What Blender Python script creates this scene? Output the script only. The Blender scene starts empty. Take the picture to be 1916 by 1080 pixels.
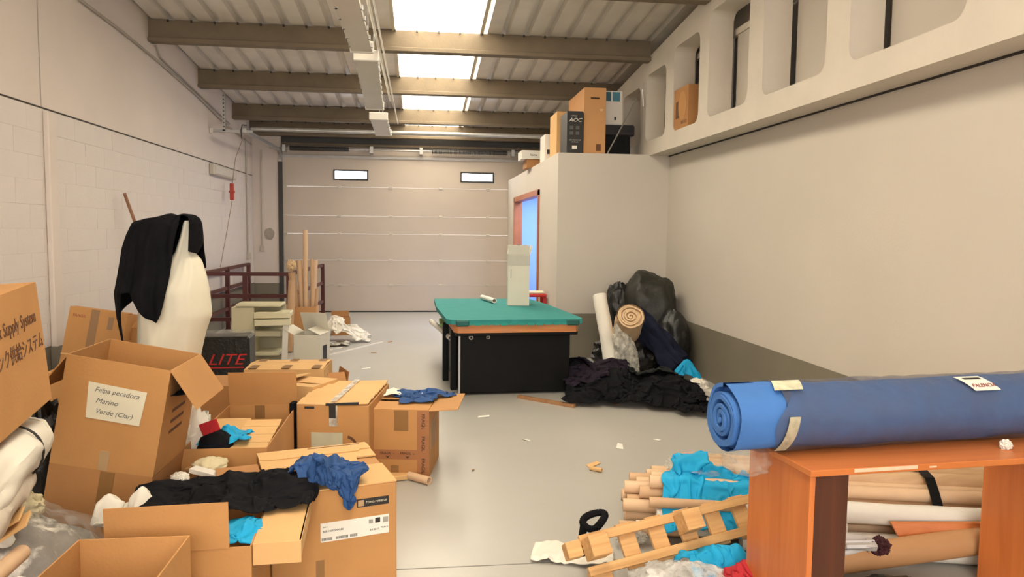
import bpy, math, random
import numpy as np
from mathutils import Matrix, Vector, noise, Euler
random.seed(7); np.random.seed(7)
C = bpy.context.scene.collection
S = bpy.context.scene
# ------------------------------------------------------------------ camera
F = 1384.0
def _n(v): return v/np.linalg.norm(v)
Yd = _n(np.array([-170., 110., -F])); Zd = np.array([.011, 1., .078]); Zd = _n(Zd-Yd*Zd.dot(Yd)); Xd = np.cross(Yd, Zd)
RW = np.stack([Xd, Yd, Zd], 0)            # camera -> world
CAM = np.array([0, 0, 1.55])
cd = bpy.data.cameras.new('camera'); cam = bpy.data.objects.new('camera', cd); C.objects.link(cam)
cd.sensor_width = 36; cd.lens = F*36/1916; cd.clip_start = .05
mw = Matrix([list(RW[i])+[CAM[i]] for i in range(3)]+[[0, 0, 0, 1]]); cam.matrix_world = mw; S.camera = cam
def at(u, v, X=None, Y=None, Z=None):
    r = RW @ np.array([(u-958)/F, -(v-540)/F, -1.])
    t = (X-CAM[0])/r[0] if X is not None else (Y-CAM[1])/r[1] if Y is not None else (Z-CAM[2])/r[2]
    return Vector(CAM+t*r)
# ------------------------------------------------------------------ world, lights, exposure
w = bpy.data.worlds.new('world'); S.world = w; w.use_nodes = True
w.node_tree.nodes['Background'].inputs[0].default_value = (1.0, .93, .86, 1)
w.node_tree.nodes['Background'].inputs[1].default_value = .9
S.view_settings.view_transform = 'Standard'; S.view_settings.look = 'None'
S.view_settings.exposure = 0.85; S.view_settings.gamma = 1; S.view_settings.use_curve_mapping = False
SKY_E = 5.0
def area(name, loc, rot, sx, sy, power, col):
    l = bpy.data.lights.new(name, 'AREA'); l.shape = 'RECTANGLE'; l.size = sx; l.size_y = sy; l.energy = power; l.color = col
    o = bpy.data.objects.new(name, l); o.location = loc; o.rotation_euler = rot; C.objects.link(o); return o
area('rear_fill', (-.3, -4.6, 2.6), (math.radians(78), 0, 0), 4.5, 2.6, 170, (1, .93, .85))  # added fill lamp at the open rear, behind the camera
area('office_daylight', (2.3, 12.0, 2.3), (0, 0, 0), .8, 2.2, 50, (.55, .7, 1))
# ------------------------------------------------------------------ materials
MATS = {}
def mat(name, col, rough=.6, var=.06, scale=6., bump=0., metal=0., emit=None, es=0, spec=.5, trans=None, detail=4, wear=None, bscale=None):
    if name in MATS: return MATS[name]
    m = bpy.data.materials.new(name); m.use_nodes = True; nt = m.node_tree; N = nt.nodes; L = nt.links
    b = N['Principled BSDF']; b.inputs['Roughness'].default_value = rough; b.inputs['Metallic'].default_value = metal
    b.inputs['Specular IOR Level'].default_value = spec
    tc = N.new('ShaderNodeTexCoord'); nz = N.new('ShaderNodeTexNoise'); nz.inputs['Scale'].default_value = scale; nz.inputs['Detail'].default_value = detail
    L.new(tc.outputs['Object'], nz.inputs['Vector'])
    r = N.new('ShaderNodeValToRGB'); r.color_ramp.elements[0].position = .3; r.color_ramp.elements[1].position = .7
    r.color_ramp.elements[0].color = (*[c*(1-var) for c in col], 1); r.color_ramp.elements[1].color = (*[min(1, c*(1+var)) for c in col], 1)
    L.new(nz.outputs['Fac'], r.inputs['Fac']); out = r.outputs['Color']
    if wear:
        n2 = N.new('ShaderNodeTexNoise'); n2.inputs['Scale'].default_value = wear[2]; n2.inputs['Detail'].default_value = 8; n2.inputs['Roughness'].default_value = .65
        L.new(tc.outputs['Object'], n2.inputs['Vector'])
        r2 = N.new('ShaderNodeValToRGB'); r2.color_ramp.elements[0].position = wear[1]; r2.color_ramp.elements[1].position = min(1, wear[1]+.12)
        L.new(n2.outputs['Fac'], r2.inputs['Fac'])
        mx = N.new('ShaderNodeMixRGB'); mx.inputs[2].default_value = (*wear[0], 1)
        L.new(r2.outputs['Color'], mx.inputs[0]); L.new(out, mx.inputs[1]); out = mx.outputs[0]
    L.new(out, b.inputs['Base Color'])
    if bump:
        n3 = N.new('ShaderNodeTexNoise'); n3.inputs['Scale'].default_value = bscale or scale*8; n3.inputs['Detail'].default_value = 5
        L.new(tc.outputs['Object'], n3.inputs['Vector'])
        bp = N.new('ShaderNodeBump'); bp.inputs['Strength'].default_value = bump; bp.inputs['Distance'].default_value = .01
        L.new(n3.outputs['Fac'], bp.inputs['Height']); L.new(bp.outputs[0], b.inputs['Normal'])
    if emit:
        b.inputs['Emission Color'].default_value = (*emit, 1); b.inputs['Emission Strength'].default_value = es
    MATS[name] = m; return m
def clear(name, tint, frac, rough=.15, c0=.4, c1=1.7):
    if name in MATS: return MATS[name]
    m = bpy.data.materials.new(name); m.use_nodes = True; nt = m.node_tree; N = nt.nodes; L = nt.links; N.clear()
    o = N.new('ShaderNodeOutputMaterial'); mx = N.new('ShaderNodeMixShader'); t = N.new('ShaderNodeBsdfTransparent'); p = N.new('ShaderNodeBsdfPrincipled')
    t.inputs[0].default_value = (.95, .95, .95, 1); p.inputs['Base Color'].default_value = (*tint, 1); p.inputs['Roughness'].default_value = rough
    tc = N.new('ShaderNodeTexCoord'); nz = N.new('ShaderNodeTexNoise'); nz.inputs['Scale'].default_value = 14; nz.inputs['Detail'].default_value = 6
    L.new(tc.outputs['Object'], nz.inputs['Vector'])
    mr = N.new('ShaderNodeMapRange'); mr.inputs[1].default_value = .35; mr.inputs[2].default_value = .7; mr.inputs[3].default_value = frac*c0; mr.inputs[4].default_value = min(.95, frac*c1)
    L.new(nz.outputs['Fac'], mr.inputs[0]); L.new(mr.outputs[0], mx.inputs[0])
    bp = N.new('ShaderNodeBump'); bp.inputs['Strength'].default_value = .6; bp.inputs['Distance'].default_value = .02
    L.new(nz.outputs['Fac'], bp.inputs['Height']); L.new(bp.outputs[0], p.inputs['Normal'])
    L.new(t.outputs[0], mx.inputs[1]); L.new(p.outputs[0], mx.inputs[2]); L.new(mx.outputs[0], o.inputs[0])
    MATS[name] = m; return m
def wood(name, c1, c2, scale=3, axis='X', rough=.4):
    if name in MATS: return MATS[name]
    m = bpy.data.materials.new(name); m.use_nodes = True; nt = m.node_tree; N = nt.nodes; L = nt.links; b = N['Principled BSDF']
    b.inputs['Roughness'].default_value = rough
    tc = N.new('ShaderNodeTexCoord'); mp = N.new('ShaderNodeMapping')
    mp.inputs['Scale'].default_value = (.6, 8, 8) if axis == 'X' else (8, 8, .6) if axis == 'Z' else (8, .6, 8)
    nz = N.new('ShaderNodeTexNoise'); nz.inputs['Scale'].default_value = scale; nz.inputs['Detail'].default_value = 8; nz.inputs['Distortion'].default_value = 1.2
    r = N.new('ShaderNodeValToRGB'); r.color_ramp.elements[0].position = .3; r.color_ramp.elements[1].position = .72
    r.color_ramp.elements[0].color = (*c1, 1); r.color_ramp.elements[1].color = (*c2, 1)
    L.new(tc.outputs['Object'], mp.inputs[0]); L.new(mp.outputs[0], nz.inputs['Vector']); L.new(nz.outputs['Fac'], r.inputs[0]); L.new(r.outputs[0], b.inputs['Base Color'])
    MATS[name] = m; return m
WALL = mat('wall_cream_paint', (.67, .59, .53), .75, .04, 1.2, .12, bscale=60)
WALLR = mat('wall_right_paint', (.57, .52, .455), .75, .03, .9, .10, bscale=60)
DADO = mat('grey_dado_paint', (.20, .175, .13), .6, .05, 2, .05)
BLOCKM = mat('painted_block', (.66, .60, .56), .8, .02, 2, .25, bscale=50)
FLOORM = mat('floor_grey_paint', (.42, .405, .375), .33, .05, .8, .03, wear=((.33, .31, .27), .66, 3.5), spec=.4)
ROOFM = mat('roof_sheet_metal', (.68, .62, .55), .45, .08, 3)
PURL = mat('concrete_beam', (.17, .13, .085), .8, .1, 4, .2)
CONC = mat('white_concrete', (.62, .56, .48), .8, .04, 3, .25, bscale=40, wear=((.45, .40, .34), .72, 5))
DOORP = mat('door_panel_cream', (.54, .46, .38), .45, .03, 2)
GALV = mat('galvanised_steel', (.45, .44, .42), .38, .1, 12, metal=.7)
DARKM = mat('dark_steel', (.04, .037, .033), .5, .1, 10)
WHITE = mat('white_plastic', (.75, .71, .64), .4, .03, 5)
CARD = mat('cardboard', (.50, .25, .085), .82, .10, 2.5, .10, bscale=90)
CARD2 = mat('cardboard_pale', (.66, .40, .17), .82, .06, 3, .06, bscale=90)
CARD3 = mat('cardboard_brown', (.42, .20, .07), .82, .08, 3, .06, bscale=90)
CARDIN = mat('cardboard_inner', (.55, .30, .12), .85, .05, 3)
TAPE = mat('brown_tape', (.27, .14, .05), .3, .05, 6)
TAPEC = mat('clear_tape', (.45, .30, .16), .22, .06, 6)
PAPER = mat('paper', (.72, .67, .52), .7, .05, 6)
WPAPER = mat('white_label', (.80, .77, .70), .6, .02, 6)
INK = mat('black_ink', (.02, .017, .015), .6, .05, 6)
BINK = mat('brown_ink', (.13, .055, .025), .7, .05, 6)
ORW = wood('orange_veneer', (.52, .15, .035), (.64, .21, .055), 2, 'X', .38)
ORWZ = wood('orange_veneer_upright', (.54, .15, .035), (.66, .21, .055), 2, 'Z', .38)
PINE = wood('pine', (.50, .27, .10), (.72, .44, .19), 3, 'X', .65)
TUBEM = mat('paper_tube', (.55, .35, .20), .7, .06, 8)
TUBEP = mat('paper_tube_pale', (.66, .45, .28), .7, .05, 8)
KRAFT = wood('kraft_wrap', (.52, .32, .17), (.66, .44, .26), 2.5, 'X', .6)
BLACKC = mat('black_fabric', (.008, .008, .010), .85, .2, 8, .15, spec=.08)
NAVYC = mat('navy_fabric', (.012, .014, .03), .8, .2, 8, .15, spec=.08)
PURPC = mat('plum_black_fabric', (.022, .016, .026), .85, .2, 8, .15, spec=.08)
CHARC = mat('charcoal_fabric', (.02, .022, .022), .85, .2, 8, .15, spec=.08)
BLUEC = mat('blue_fabric', (.014, .062, .20), .8, .12, 8, .15)
BLUER = mat('sky_blue_fabric', (.05, .17, .48), .7, .1, 5, .15)
CYANC = mat('cyan_fabric', (.0, .33, .62), .75, .1, 8, .12)
REDC = mat('red_fabric', (.42, .012, .02), .8, .1, 8, .1)
WHITEC = mat('white_fabric', (.74, .70, .62), .85, .04, 6, .12)
CREAMC = mat('cream_fabric', (.82, .78, .64), .85, .04, 4, .1)
BEIGEC = mat('beige_felt', (.66, .47, .28), .9, .06, 20, .3)
BAGB = mat('black_bin_bag', (.010, .010, .009), .4, .2, 8, .3)
OLIVEB = mat('dark_olive_bag', (.017, .016, .011), .5, .2, 6, .3)
MAROON = mat('maroon_paint', (.085, .016, .014), .4, .1, 10)
TEALB = mat('teal_baize', (.02, .23, .22), .85, .06, 10, .1)
BLKLAM = mat('black_laminate', (.005, .005, .005), .5, .2, 4, spec=.15)
# ------------------------------------------------------------------ mesh helpers
class MB:
    def __init__(s): s.v = []; s.f = []; s.mi = []; s.cur = 0; s.T = Matrix()
    def add(s, vs, fs):
        k = len(s.v); s.v += [s.T @ Vector(p) for p in vs]; s.f += [tuple(i+k for i in f) for f in fs]; s.mi += [s.cur]*len(fs); return s
    def box(s, x0, x1, y0, y1, z0, z1, R=None):
        vs = [Vector((x, y, z)) for x in (x0, x1) for y in (y0, y1) for z in (z0, z1)]
        if R is not None: vs = [R @ v for v in vs]
        return s.add(vs, [(0, 1, 3, 2), (4, 6, 7, 5), (0, 4, 5, 1), (2, 3, 7, 6), (0, 2, 6, 4), (1, 5, 7, 3)])
    def bbox(s, x0, x1, y0, y1, z0, z1, b, R=None):     # box with bevelled edges (chamfer)
        X = (x0, x1); Y = (y0, y1); Z = (z0, z1); vs = []; fs = []; idx = {}
        def V(*p):
            if p not in idx: idx[p] = len(vs); vs.append(Vector(p))
            return idx[p]
        sg = (1, -1)
        def c(i, j, k, ax):
            p = [X[i]+b*sg[i], Y[j]+b*sg[j], Z[k]+b*sg[k]]; p[ax] = (X[i], Y[j], Z[k])[ax]; return V(*p)
        for i in (0, 1):
            q = [c(i, 0, 0, 0), c(i, 0, 1, 0), c(i, 1, 1, 0), c(i, 1, 0, 0)]; fs.append(q if i == 0 else q[::-1])
            q = [c(0, i, 0, 1), c(1, i, 0, 1), c(1, i, 1, 1), c(0, i, 1, 1)]; fs.append(q if i == 0 else q[::-1])
            q = [c(0, 0, i, 2), c(0, 1, i, 2), c(1, 1, i, 2), c(1, 0, i, 2)]; fs.append(q if i == 0 else q[::-1])
            for j in (0, 1):
                fs.append([c(i, j, 0, 0), c(i, j, 0, 1), c(i, j, 1, 1), c(i, j, 1, 0)])
                fs.append([c(i, 0, j, 0), c(i, 0, j, 2), c(i, 1, j, 2), c(i, 1, j, 0)])
                fs.append([c(0, i, j, 1), c(0, i, j, 2), c(1, i, j, 2), c(1, i, j, 1)])
                for k in (0, 1): fs.append([c(i, j, k, 0), c(i, j, k, 1), c(i, j, k, 2)])
        if R is not None: vs = [R @ v for v in vs]
        return s.add(vs, [tuple(f) for f in fs])
    def tube(s, p0, p1, r, n=16, r2=None, inner=None, cap=True):
        p0 = Vector(p0); p1 = Vector(p1); d = (p1-p0).normalized(); a = d.orthogonal().normalized(); b = d.cross(a); r2 = r2 or r
        def ring(p, rr): return [p+(a*math.cos(t)+b*math.sin(t))*rr for t in [2*math.pi*i/n for i in range(n)]]
        vs = ring(p0, r)+ring(p1, r2); fs = [(i, (i+1) % n, n+(i+1) % n, n+i) for i in range(n)]
        if inner:
            vs += ring(p0, inner)+ring(p1, inner)
            fs += [(2*n+i, 3*n+i, 3*n+(i+1) % n, 2*n+(i+1) % n) for i in range(n)]
            fs += [(i, 2*n+i, 2*n+(i+1) % n, (i+1) % n) for i in range(n)]+[(n+i, n+(i+1) % n, 3*n+(i+1) % n, 3*n+i) for i in range(n)]
        elif cap: fs += [tuple(range(n))[::-1], tuple(range(n, 2*n))]
        return s.add(vs, fs)
    def path(s, pts, r, n=8):
        for a, b in zip(pts[:-1], pts[1:]): s.tube(a, b, r, n)
        return s
    def bar(s, p0, p1, w, h, up=(0, 0, 1)):
        p0 = Vector(p0); p1 = Vector(p1); d = p1-p0; L = d.length; d.normalize(); sd = d.cross(Vector(up)).normalized(); u = sd.cross(d)
        vs = [p+sd*x*w/2+u*z*h/2 for p in (p0, p1) for x, z in ((-1, -1), (1, -1), (1, 1), (-1, 1))]
        return s.add(vs, [(0, 3, 2, 1), (4, 5, 6, 7), (0, 1, 5, 4), (1, 2, 6, 5), (2, 3, 7, 6), (3, 0, 4, 7)])
    def prism(s, poly, z0, z1):      # polygon in xy extruded in z
        n = len(poly); vs = [(x, y, z0) for x, y in poly]+[(x, y, z1) for x, y in poly]
        return s.add(vs, [tuple(range(n))[::-1], tuple(range(n, 2*n))]+[(i, (i+1) % n, n+(i+1) % n, n+i) for i in range(n)])
MW = {}
def link(name, me, parent=None):
    o = bpy.data.objects.new(name, me); C.objects.link(o)
    if parent: o.parent = parent; MW[o.name] = MW[parent.name]
    return o
def tag(o, label=None, cat=None, group=None, kind=None):
    if label: o['label'] = label
    if cat: o['category'] = cat
    if group: o['group'] = group
    if kind: o['kind'] = kind
    return o
def thing(name, label, cat, M=None, group=None, kind=None):
    o = bpy.data.objects.new(name, None); C.objects.link(o); o.empty_display_size = .1
    M = M or Matrix(); o.matrix_world = M; MW[o.name] = M.copy(); return tag(o, label, cat, group, kind)
def mesh(name, mb, m, smooth=False):
    me = bpy.data.meshes.new(name); me.from_pydata([tuple(v) for v in mb.v], [], mb.f); me.update()
    for k in (m if isinstance(m, (list, tuple)) else [m]): me.materials.append(k)
    if any(mb.mi): me.polygons.foreach_set('material_index', mb.mi)
    if smooth:
        me.polygons.foreach_set('use_smooth', [True]*len(me.polygons))
        try: me.set_sharp_from_angle(angle=math.radians(40))
        except Exception: pass
    return me
def part(name, mb, m, parent=None, world=False, smooth=False, label=None, kind=None):
    if world and parent:
        I = MW[parent.name].inverted(); mb.v = [I @ v for v in mb.v]
    o = link(name, mesh(name, mb, m, smooth), parent); return tag(o, label, None, None, kind)
def solo(name, mb, m, label, cat, group=None, smooth=False, base=None):   # one-mesh thing given in world coordinates
    vs = mb.v; xs = [v.x for v in vs]; ys = [v.y for v in vs]; zs = [v.z for v in vs]
    b = Vector(base) if base else Vector(((min(xs)+max(xs))/2, (min(ys)+max(ys))/2, min(zs)))
    mb.v = [v-b for v in vs]; o = link(name, mesh(name, mb, m, smooth)); o.location = b; MW[o.name] = Matrix.Translation(b)
    return tag(o, label, cat, group)
def struct(name, mb, m, parent=None, smooth=False):
    o = link(name, mesh(name, mb, m, smooth), parent)
    if parent is None: o['kind'] = 'structure'; MW[o.name] = Matrix()
    return o
FONT = None
def text(name, s, size, M, m, parent, ext=.0006, shear=0, align='CENTER', sx=1):
    c = bpy.data.curves.new(name, 'FONT'); c.body = s; c.size = size; c.extrude = ext; c.align_x = align; c.align_y = 'CENTER'; c.shear = shear; c.resolution_u = 3
    o = bpy.data.objects.new('tmp', c); C.objects.link(o); dg = bpy.context.evaluated_depsgraph_get(); me = bpy.data.meshes.new_from_object(o.evaluated_get(dg))
    bpy.data.objects.remove(o); bpy.data.curves.remove(c)
    me.transform(M @ Matrix.Diagonal((sx, 1, 1, 1))); me.materials.clear(); me.materials.append(m); me.name = name
    return link(name, me, parent)
def TR(x=0, y=0, z=0): return Matrix.Translation((x, y, z))
def RX(a): return Matrix.Rotation(math.radians(a), 4, 'X')
def RY(a): return Matrix.Rotation(math.radians(a), 4, 'Y')
def RZ(a): return Matrix.Rotation(math.radians(a), 4, 'Z')
FRONT = RX(90)                     # text plane xy -> xz facing -Y
def onfront(x, z, y=-.0012, rot=0): return TR(x, y, z) @ FRONT @ RZ(rot)
def onright(X, y, z, rot=0): return TR(X+.0012, y, z) @ RZ(90) @ FRONT @ RZ(rot)
# ---- carton: local origin at the front-left bottom corner, x right, y back, z up
def carton(name, label, M, w, d, h, m=CARD, flaps=None, fl=None, tape=True, tapem=TAPEC, cat='box', group=None, th=.005, inner=CARDIN, parts=True, sag=0):
    o = thing(name, label, cat, M, group)
    b = MB(); b.box(0, w, 0, th, 0, h); b.box(0, w, d-th, d, 0, h); b.box(0, th, th, d-th, 0, h); b.box(w-th, w, th, d-th, 0, h); b.box(th, w-th, th, d-th, 0, th)
    part('body', b, m, o)
    fx = fl or d/2-.001; fs = min(fx, w/2-.001)
    flaps = flaps or dict(l=-1.5, r=-1.5, f=0, b=0)
    for k, a in flaps.items():
        if a is None: continue
        L = fs if k in 'lr' else fx; W = (d if k in 'lr' else w)-.004
        q = MB(); q.T = Matrix()
        # flap in canonical frame: hinge along x (0..W), extends +y, folded by angle a about x
        NX = 5
        for i in range(1):
            q.box(.002, W, 0, L, 0, th)
        R = RX(a)
        if k == 'f': T = TR(0, 0, h)
        elif k == 'b': T = TR(w, d, h) @ RZ(180)
        elif k == 'l': T = TR(0, d, h-(.004 if abs(a) < 10 else 0)) @ RZ(-90)
        else: T = TR(w, 0, h-(.004 if abs(a) < 10 else 0)) @ RZ(90)
        q.v = [(T @ R) @ v for v in q.v]
        part('flap', q, m if (a > 45 and a < 135) else m, o)
    if tape and abs(flaps.get('f', 99) or 99) < 5 or (tape and flaps.get('f') == 0):
        q = MB(); q.box(0, w, d/2-.025, d/2+.025, h+th, h+th+.0015); q.box(-.0015, 0, d/2-.025, d/2+.025, h-.07, h+th+.0015); q.box(w, w+.0015, d/2-.025, d/2+.025, h-.07, h+th+.0015)
        part('tape', q, tapem, o)
    return o
def boxM(nl, nr, z, h):             # placement from two top front corners (pixels) at height z
    a = at(*nl, Z=z); b = at(*nr, Z=z); yaw = math.atan2(b.y-a.y, b.x-a.x)
    return TR(a.x, a.y, z-h) @ Matrix.Rotation(yaw, 4, 'Z'), (b-a).length
# ---- cloth: position based sheet, settles over a height function
def cloth(name, label, m, cx, cy, W, H, hf, comp=.7, rot=0, n=None, z0=None, steps=70, amp=.05, seed=1, cat='clothing', group=None, th=.004, mask=None, wr=.02, wf=4.5, stiff=.15, parent=None, drop=.0, sub=1):
    rs = np.random.RandomState(seed); res = max(W, H)/(n or 46); nx = max(8, int(W/res)); ny = max(8, int(H/res)); dx = W/(nx-1); dy = H/(ny-1)
    U, V = np.meshgrid(np.linspace(-.5, .5, nx), np.linspace(-.5, .5, ny), indexing='ij')
    def fld(k, s):
        a = np.zeros_like(U)
        for i in range(k):
            fx, fy = rs.randn(2)*s; a += np.sin(6.28*(fx*U*W+fy*V*H)+rs.rand()*6.28)/k**.5
        return a
    hf0 = hf; ph = rs.rand(12)*6.28; dr = rs.rand(12)*3.14159
    def hf(x, y):
        wx = x+.06*np.sin(7*y+ph[0])+.03*np.sin(15*x+ph[1]); wy = y+.06*np.sin(8*x+ph[2])+.03*np.sin(17*y+ph[3]); a = 0
        for q in range(5):
            k = wf*(1+.5*q); a = a+(1-np.abs(np.sin(3.14159*k*(wx*np.cos(dr[q])+wy*np.sin(dr[q]))+ph[4+q])))**2/(1+.6*q)
        return hf0(x, y)+wr*a
    X = U*W*comp+fld(5, 2.5)*amp*.5; Y = V*H*comp+fld(5, 2.5)*amp*.5; c, s = math.cos(rot), math.sin(rot)
    P = np.stack([cx+X*c-Y*s, cy+X*s+Y*c, np.zeros_like(X)], -1)
    hh = hf(P[..., 0], P[..., 1]); base = hh.max() if z0 is None else z0
    P[..., 2] = np.maximum(hh, base*(1-drop)+hh*drop)+.02+amp*(1+fld(6, 3.5))
    Q = P.copy(); g = np.array([0, 0, -.0012])
    def con(A, B, rest, k=1.):
        d = B-A; L = np.sqrt((d*d).sum(-1, keepdims=True))+1e-9; e = d*(.5*k*(L-rest)/L); A += e; B -= e
    dg = math.hypot(dx, dy)
    for it in range(steps):
        vel = (P-Q)*.93; vel = np.clip(vel, -.03, .03); Q = P.copy(); P = P+vel+g
        for _ in range(4):
            for st in (0, 1):
                con(P[st:-1:2], P[st+1::2][:P[st:-1:2].shape[0]], dx); con(P[:, st:-1:2], P[:, st+1::2][:, :P[:, st:-1:2].shape[1]], dy)
            for st in (0, 1):
                A = P[st:-1:2, :-1]; B = P[st+1::2, 1:][:A.shape[0]]; con(A, B, dg, .3); A = P[st:-1:2, 1:]; B = P[st+1::2, :-1][:A.shape[0]]; con(A, B, dg, .3)
            for st in (0, 2):
                A = P[st:-2:4]; B = P[st+2::4][:A.shape[0]]; A = A[:B.shape[0]]; con(A, B, 2*dx, stiff)
                A = P[:, st:-2:4]; B = P[:, st+2::4][:, :A.shape[1]]; A = A[:, :B.shape[1]]; con(A, B, 2*dy, stiff)
            hh = hf(P[..., 0], P[..., 1])+th; t = P[..., 2] < hh
            P[..., 2] = np.where(t, hh, P[..., 2]); P[..., :2] = np.where(t[..., None], P[..., :2]*.35+Q[..., :2]*.65, P[..., :2])
    vs = P.reshape(-1, 3); b = Vector((float(vs[:, 0].mean()), float(vs[:, 1].mean()), float(vs[:, 2].min())))
    fs = [(i*ny+j, (i+1)*ny+j, (i+1)*ny+j+1, i*ny+j+1) for i in range(nx-1) for j in range(ny-1) if mask is None or mask(U[i, j], V[i, j])]
    me = bpy.data.meshes.new(name); me.from_pydata([tuple(v) for v in (vs-np.array(b))], [], fs); me.materials.append(m)
    me.polygons.foreach_set('use_smooth', [True]*len(me.polygons)); me.update()
    o = link(name, me); o.location = b
    if sub: md = o.modifiers.new('sub', 'SUBSURF'); md.levels = 1; md.render_levels = sub
    md = o.modifiers.new('sol', 'SOLIDIFY'); md.thickness = .003; md.offset = 1
    return tag(o, label, cat, group)
def shirt(u, v):      # mask giving a sleeved outline
    return not (abs(u) > .26 and v < .12)
def blob(name, label, m, c, r, cat='bag', group=None, amp=.12, freq=3., seed=0, nu=48, nv=32, flat=None, ridge=.5, tilt=None, parent=None, pw=1):
    b = MB(); vs = []; off = Vector((seed*3.1, seed*1.7, seed*.9))
    for j in range(nv+1):
        ph = math.pi*j/nv
        for i in range(nu):
            t = 2*math.pi*i/nu; d = Vector((math.sin(ph)*math.cos(t), math.sin(ph)*math.sin(t), math.cos(ph)))
            nn = noise.fractal(d*freq+off, 1., 2., 4); rg = 1-abs(noise.noise(d*freq*2.2+off*2))*2
            k = 1+amp*nn+amp*ridge*(rg-.5)
            e = Vector([math.copysign(abs(q)**pw, q) for q in d]) if pw != 1 else d; p = Vector((e.x*r[0]*k, e.y*r[1]*k, e.z*r[2]*k))
            if tilt is not None: p = tilt @ p
            p += Vector(c)
            if flat is not None and p.z < flat: p.z = flat+.002
            vs.append(p)
    fs = [(j*nu+i, j*nu+(i+1) % nu, (j+1)*nu+(i+1) % nu, (j+1)*nu+i) for j in range(nv) for i in range(nu)]
    b.add(vs, [f[::-1] for f in fs])
    if parent: return part(name, b, m, parent, world=True, smooth=True)
    return solo(name, b, m, label, cat, group, smooth=True)
def spiral_roll(name, label, p0, p1, r, m, cat='fabric roll', turns=6, squash=1., seed=0, group=None, core=.0, prot=.0, wob=.012, taper=None, n0=14):
    p0 = Vector(p0); p1 = Vector(p1); d = (p1-p0).normalized(); L = (p1-p0).length
    a = Vector((0, 0, 1)); a = (a-d*a.dot(d)); a = a.normalized() if a.length > .1 else d.orthogonal().normalized(); c = d.cross(a)
    M = Matrix([[a.x, c.x, d.x, p0.x], [a.y, c.y, d.y, p0.y], [a.z, c.z, d.z, p0.z], [0, 0, 0, 1]])
    o = thing(name, label, cat, M, group); NT = turns*28; N2 = 14
    def rad(t, zz):
        return max(.5, 1+wob/r*3*(noise.noise(Vector((math.cos(t)*1.3, math.sin(t)*1.3, zz*3+seed)))) + wob/r*(noise.noise(Vector((math.cos(t)*4, math.sin(t)*4, zz*9+seed)))))
    b = MB(); vs = []; n = 40; rows = 26
    for j in range(rows+1):
        z = L*j/rows; tp = taper(z) if taper else 1
        for i in range(n):
            t = 2*math.pi*i/n; k = r*rad(t, z)*tp; vs.append((math.cos(t)*k*squash, math.sin(t)*k, z))
    fs = [(j*n+i, j*n+(i+1) % n, (j+1)*n+(i+1) % n, (j+1)*n+i) for j in range(rows) for i in range(n)]
    b.add(vs, fs); b.add([(v[0], v[1], L) for v in vs[-n:]], [tuple(range(n))])
    part('outer_layer', b, m, o, smooth=True)
    # end: spiral layers
    b = MB(); vs = []; tp = taper(0) if taper else 1
    for i in range(NT+1):
        f = i/NT; t = f*turns*2*math.pi; k = (core+(r-core)*(f**.8))*(1+.07*math.sin(t*.5+seed)+.05*noise.noise(Vector((math.cos(t)*2, math.sin(t)*2, f*4+seed))))
        k *= rad(t, 0)**f*tp*.985
        zz = -prot*(1-f*.6)*(.7+.5*noise.noise(Vector((t*.3, seed, 0)))) if prot else 0
        x, y = math.cos(t)*k*squash, math.sin(t)*k; w_ = r/turns*.62; kk = max(k-w_, 0)
        x2, y2 = math.cos(t)*kk*squash, math.sin(t)*kk
        vs += [(x, y, .12), (x, y, zz-.002), (x2, y2, zz-.002), (x2, y2, .12)]
    fs = []
    for i in range(NT):
        for q in range(3): fs.append((i*4+q, (i+1)*4+q, (i+1)*4+q+1, i*4+q+1))
    b.add(vs, fs); b.add([(math.cos(2*math.pi*i/n)*r*.93*tp*squash, math.sin(2*math.pi*i/n)*r*.93*tp, .03) for i in range(n)], [tuple(range(n))[::-1]])
    part('rolled_end', b, m, o, smooth=True)
    return o
def simple_roll(name, label, p0, p1, r, m, cat='fabric roll', group=None, inner=None, n=24, wob=0., seed=0):
    b = MB(); b.tube(p0, p1, r, n, inner=inner)
    if wob:
        p0 = Vector(p0); p1 = Vector(p1); d = (p1-p0).normalized(); a = d.orthogonal().normalized(); c = d.cross(a); L = (p1-p0).length; vs = []; rows = 20
        for j in range(rows+1):
            z = L*j/rows
            for i in range(n):
                t = 2*math.pi*i/n; k = r*(1+wob*noise.noise(Vector((math.cos(t)*2+seed, math.sin(t)*2, z*5)))+wob*.4*noise.noise(Vector((math.cos(t)*6+seed, math.sin(t)*6, z*12))))
                vs.append(p0+d*z+(a*math.cos(t)+c*math.sin(t))*k)
        b = MB(); b.add(vs, [(j*n+i, j*n+(i+1) % n, (j+1)*n+(i+1) % n, (j+1)*n+i) for j in range(rows) for i in range(n)]+[tuple(range(n))[::-1], tuple(range(rows*n, rows*n+n))])
    return solo(name, b, m, label, cat, group, smooth=True)

# ================================================================== STRUCTURE
XL, XR, YB, YE = -3.02, 3.0, -5.0, 14.0
def zr(y): return 3.86+.083*(8.85-y)
b = MB(); b.box(XL-.3, XR+.6, YB, YE+.3, -.1, 0); floor = struct('floor', b, FLOORM)
b = MB(); b.box(XL+.02, XR, 3.305, 3.311, -.001, .0012); struct('trim_1', b, mat('floor_joint', (.2, .19, .17), .8))
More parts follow.
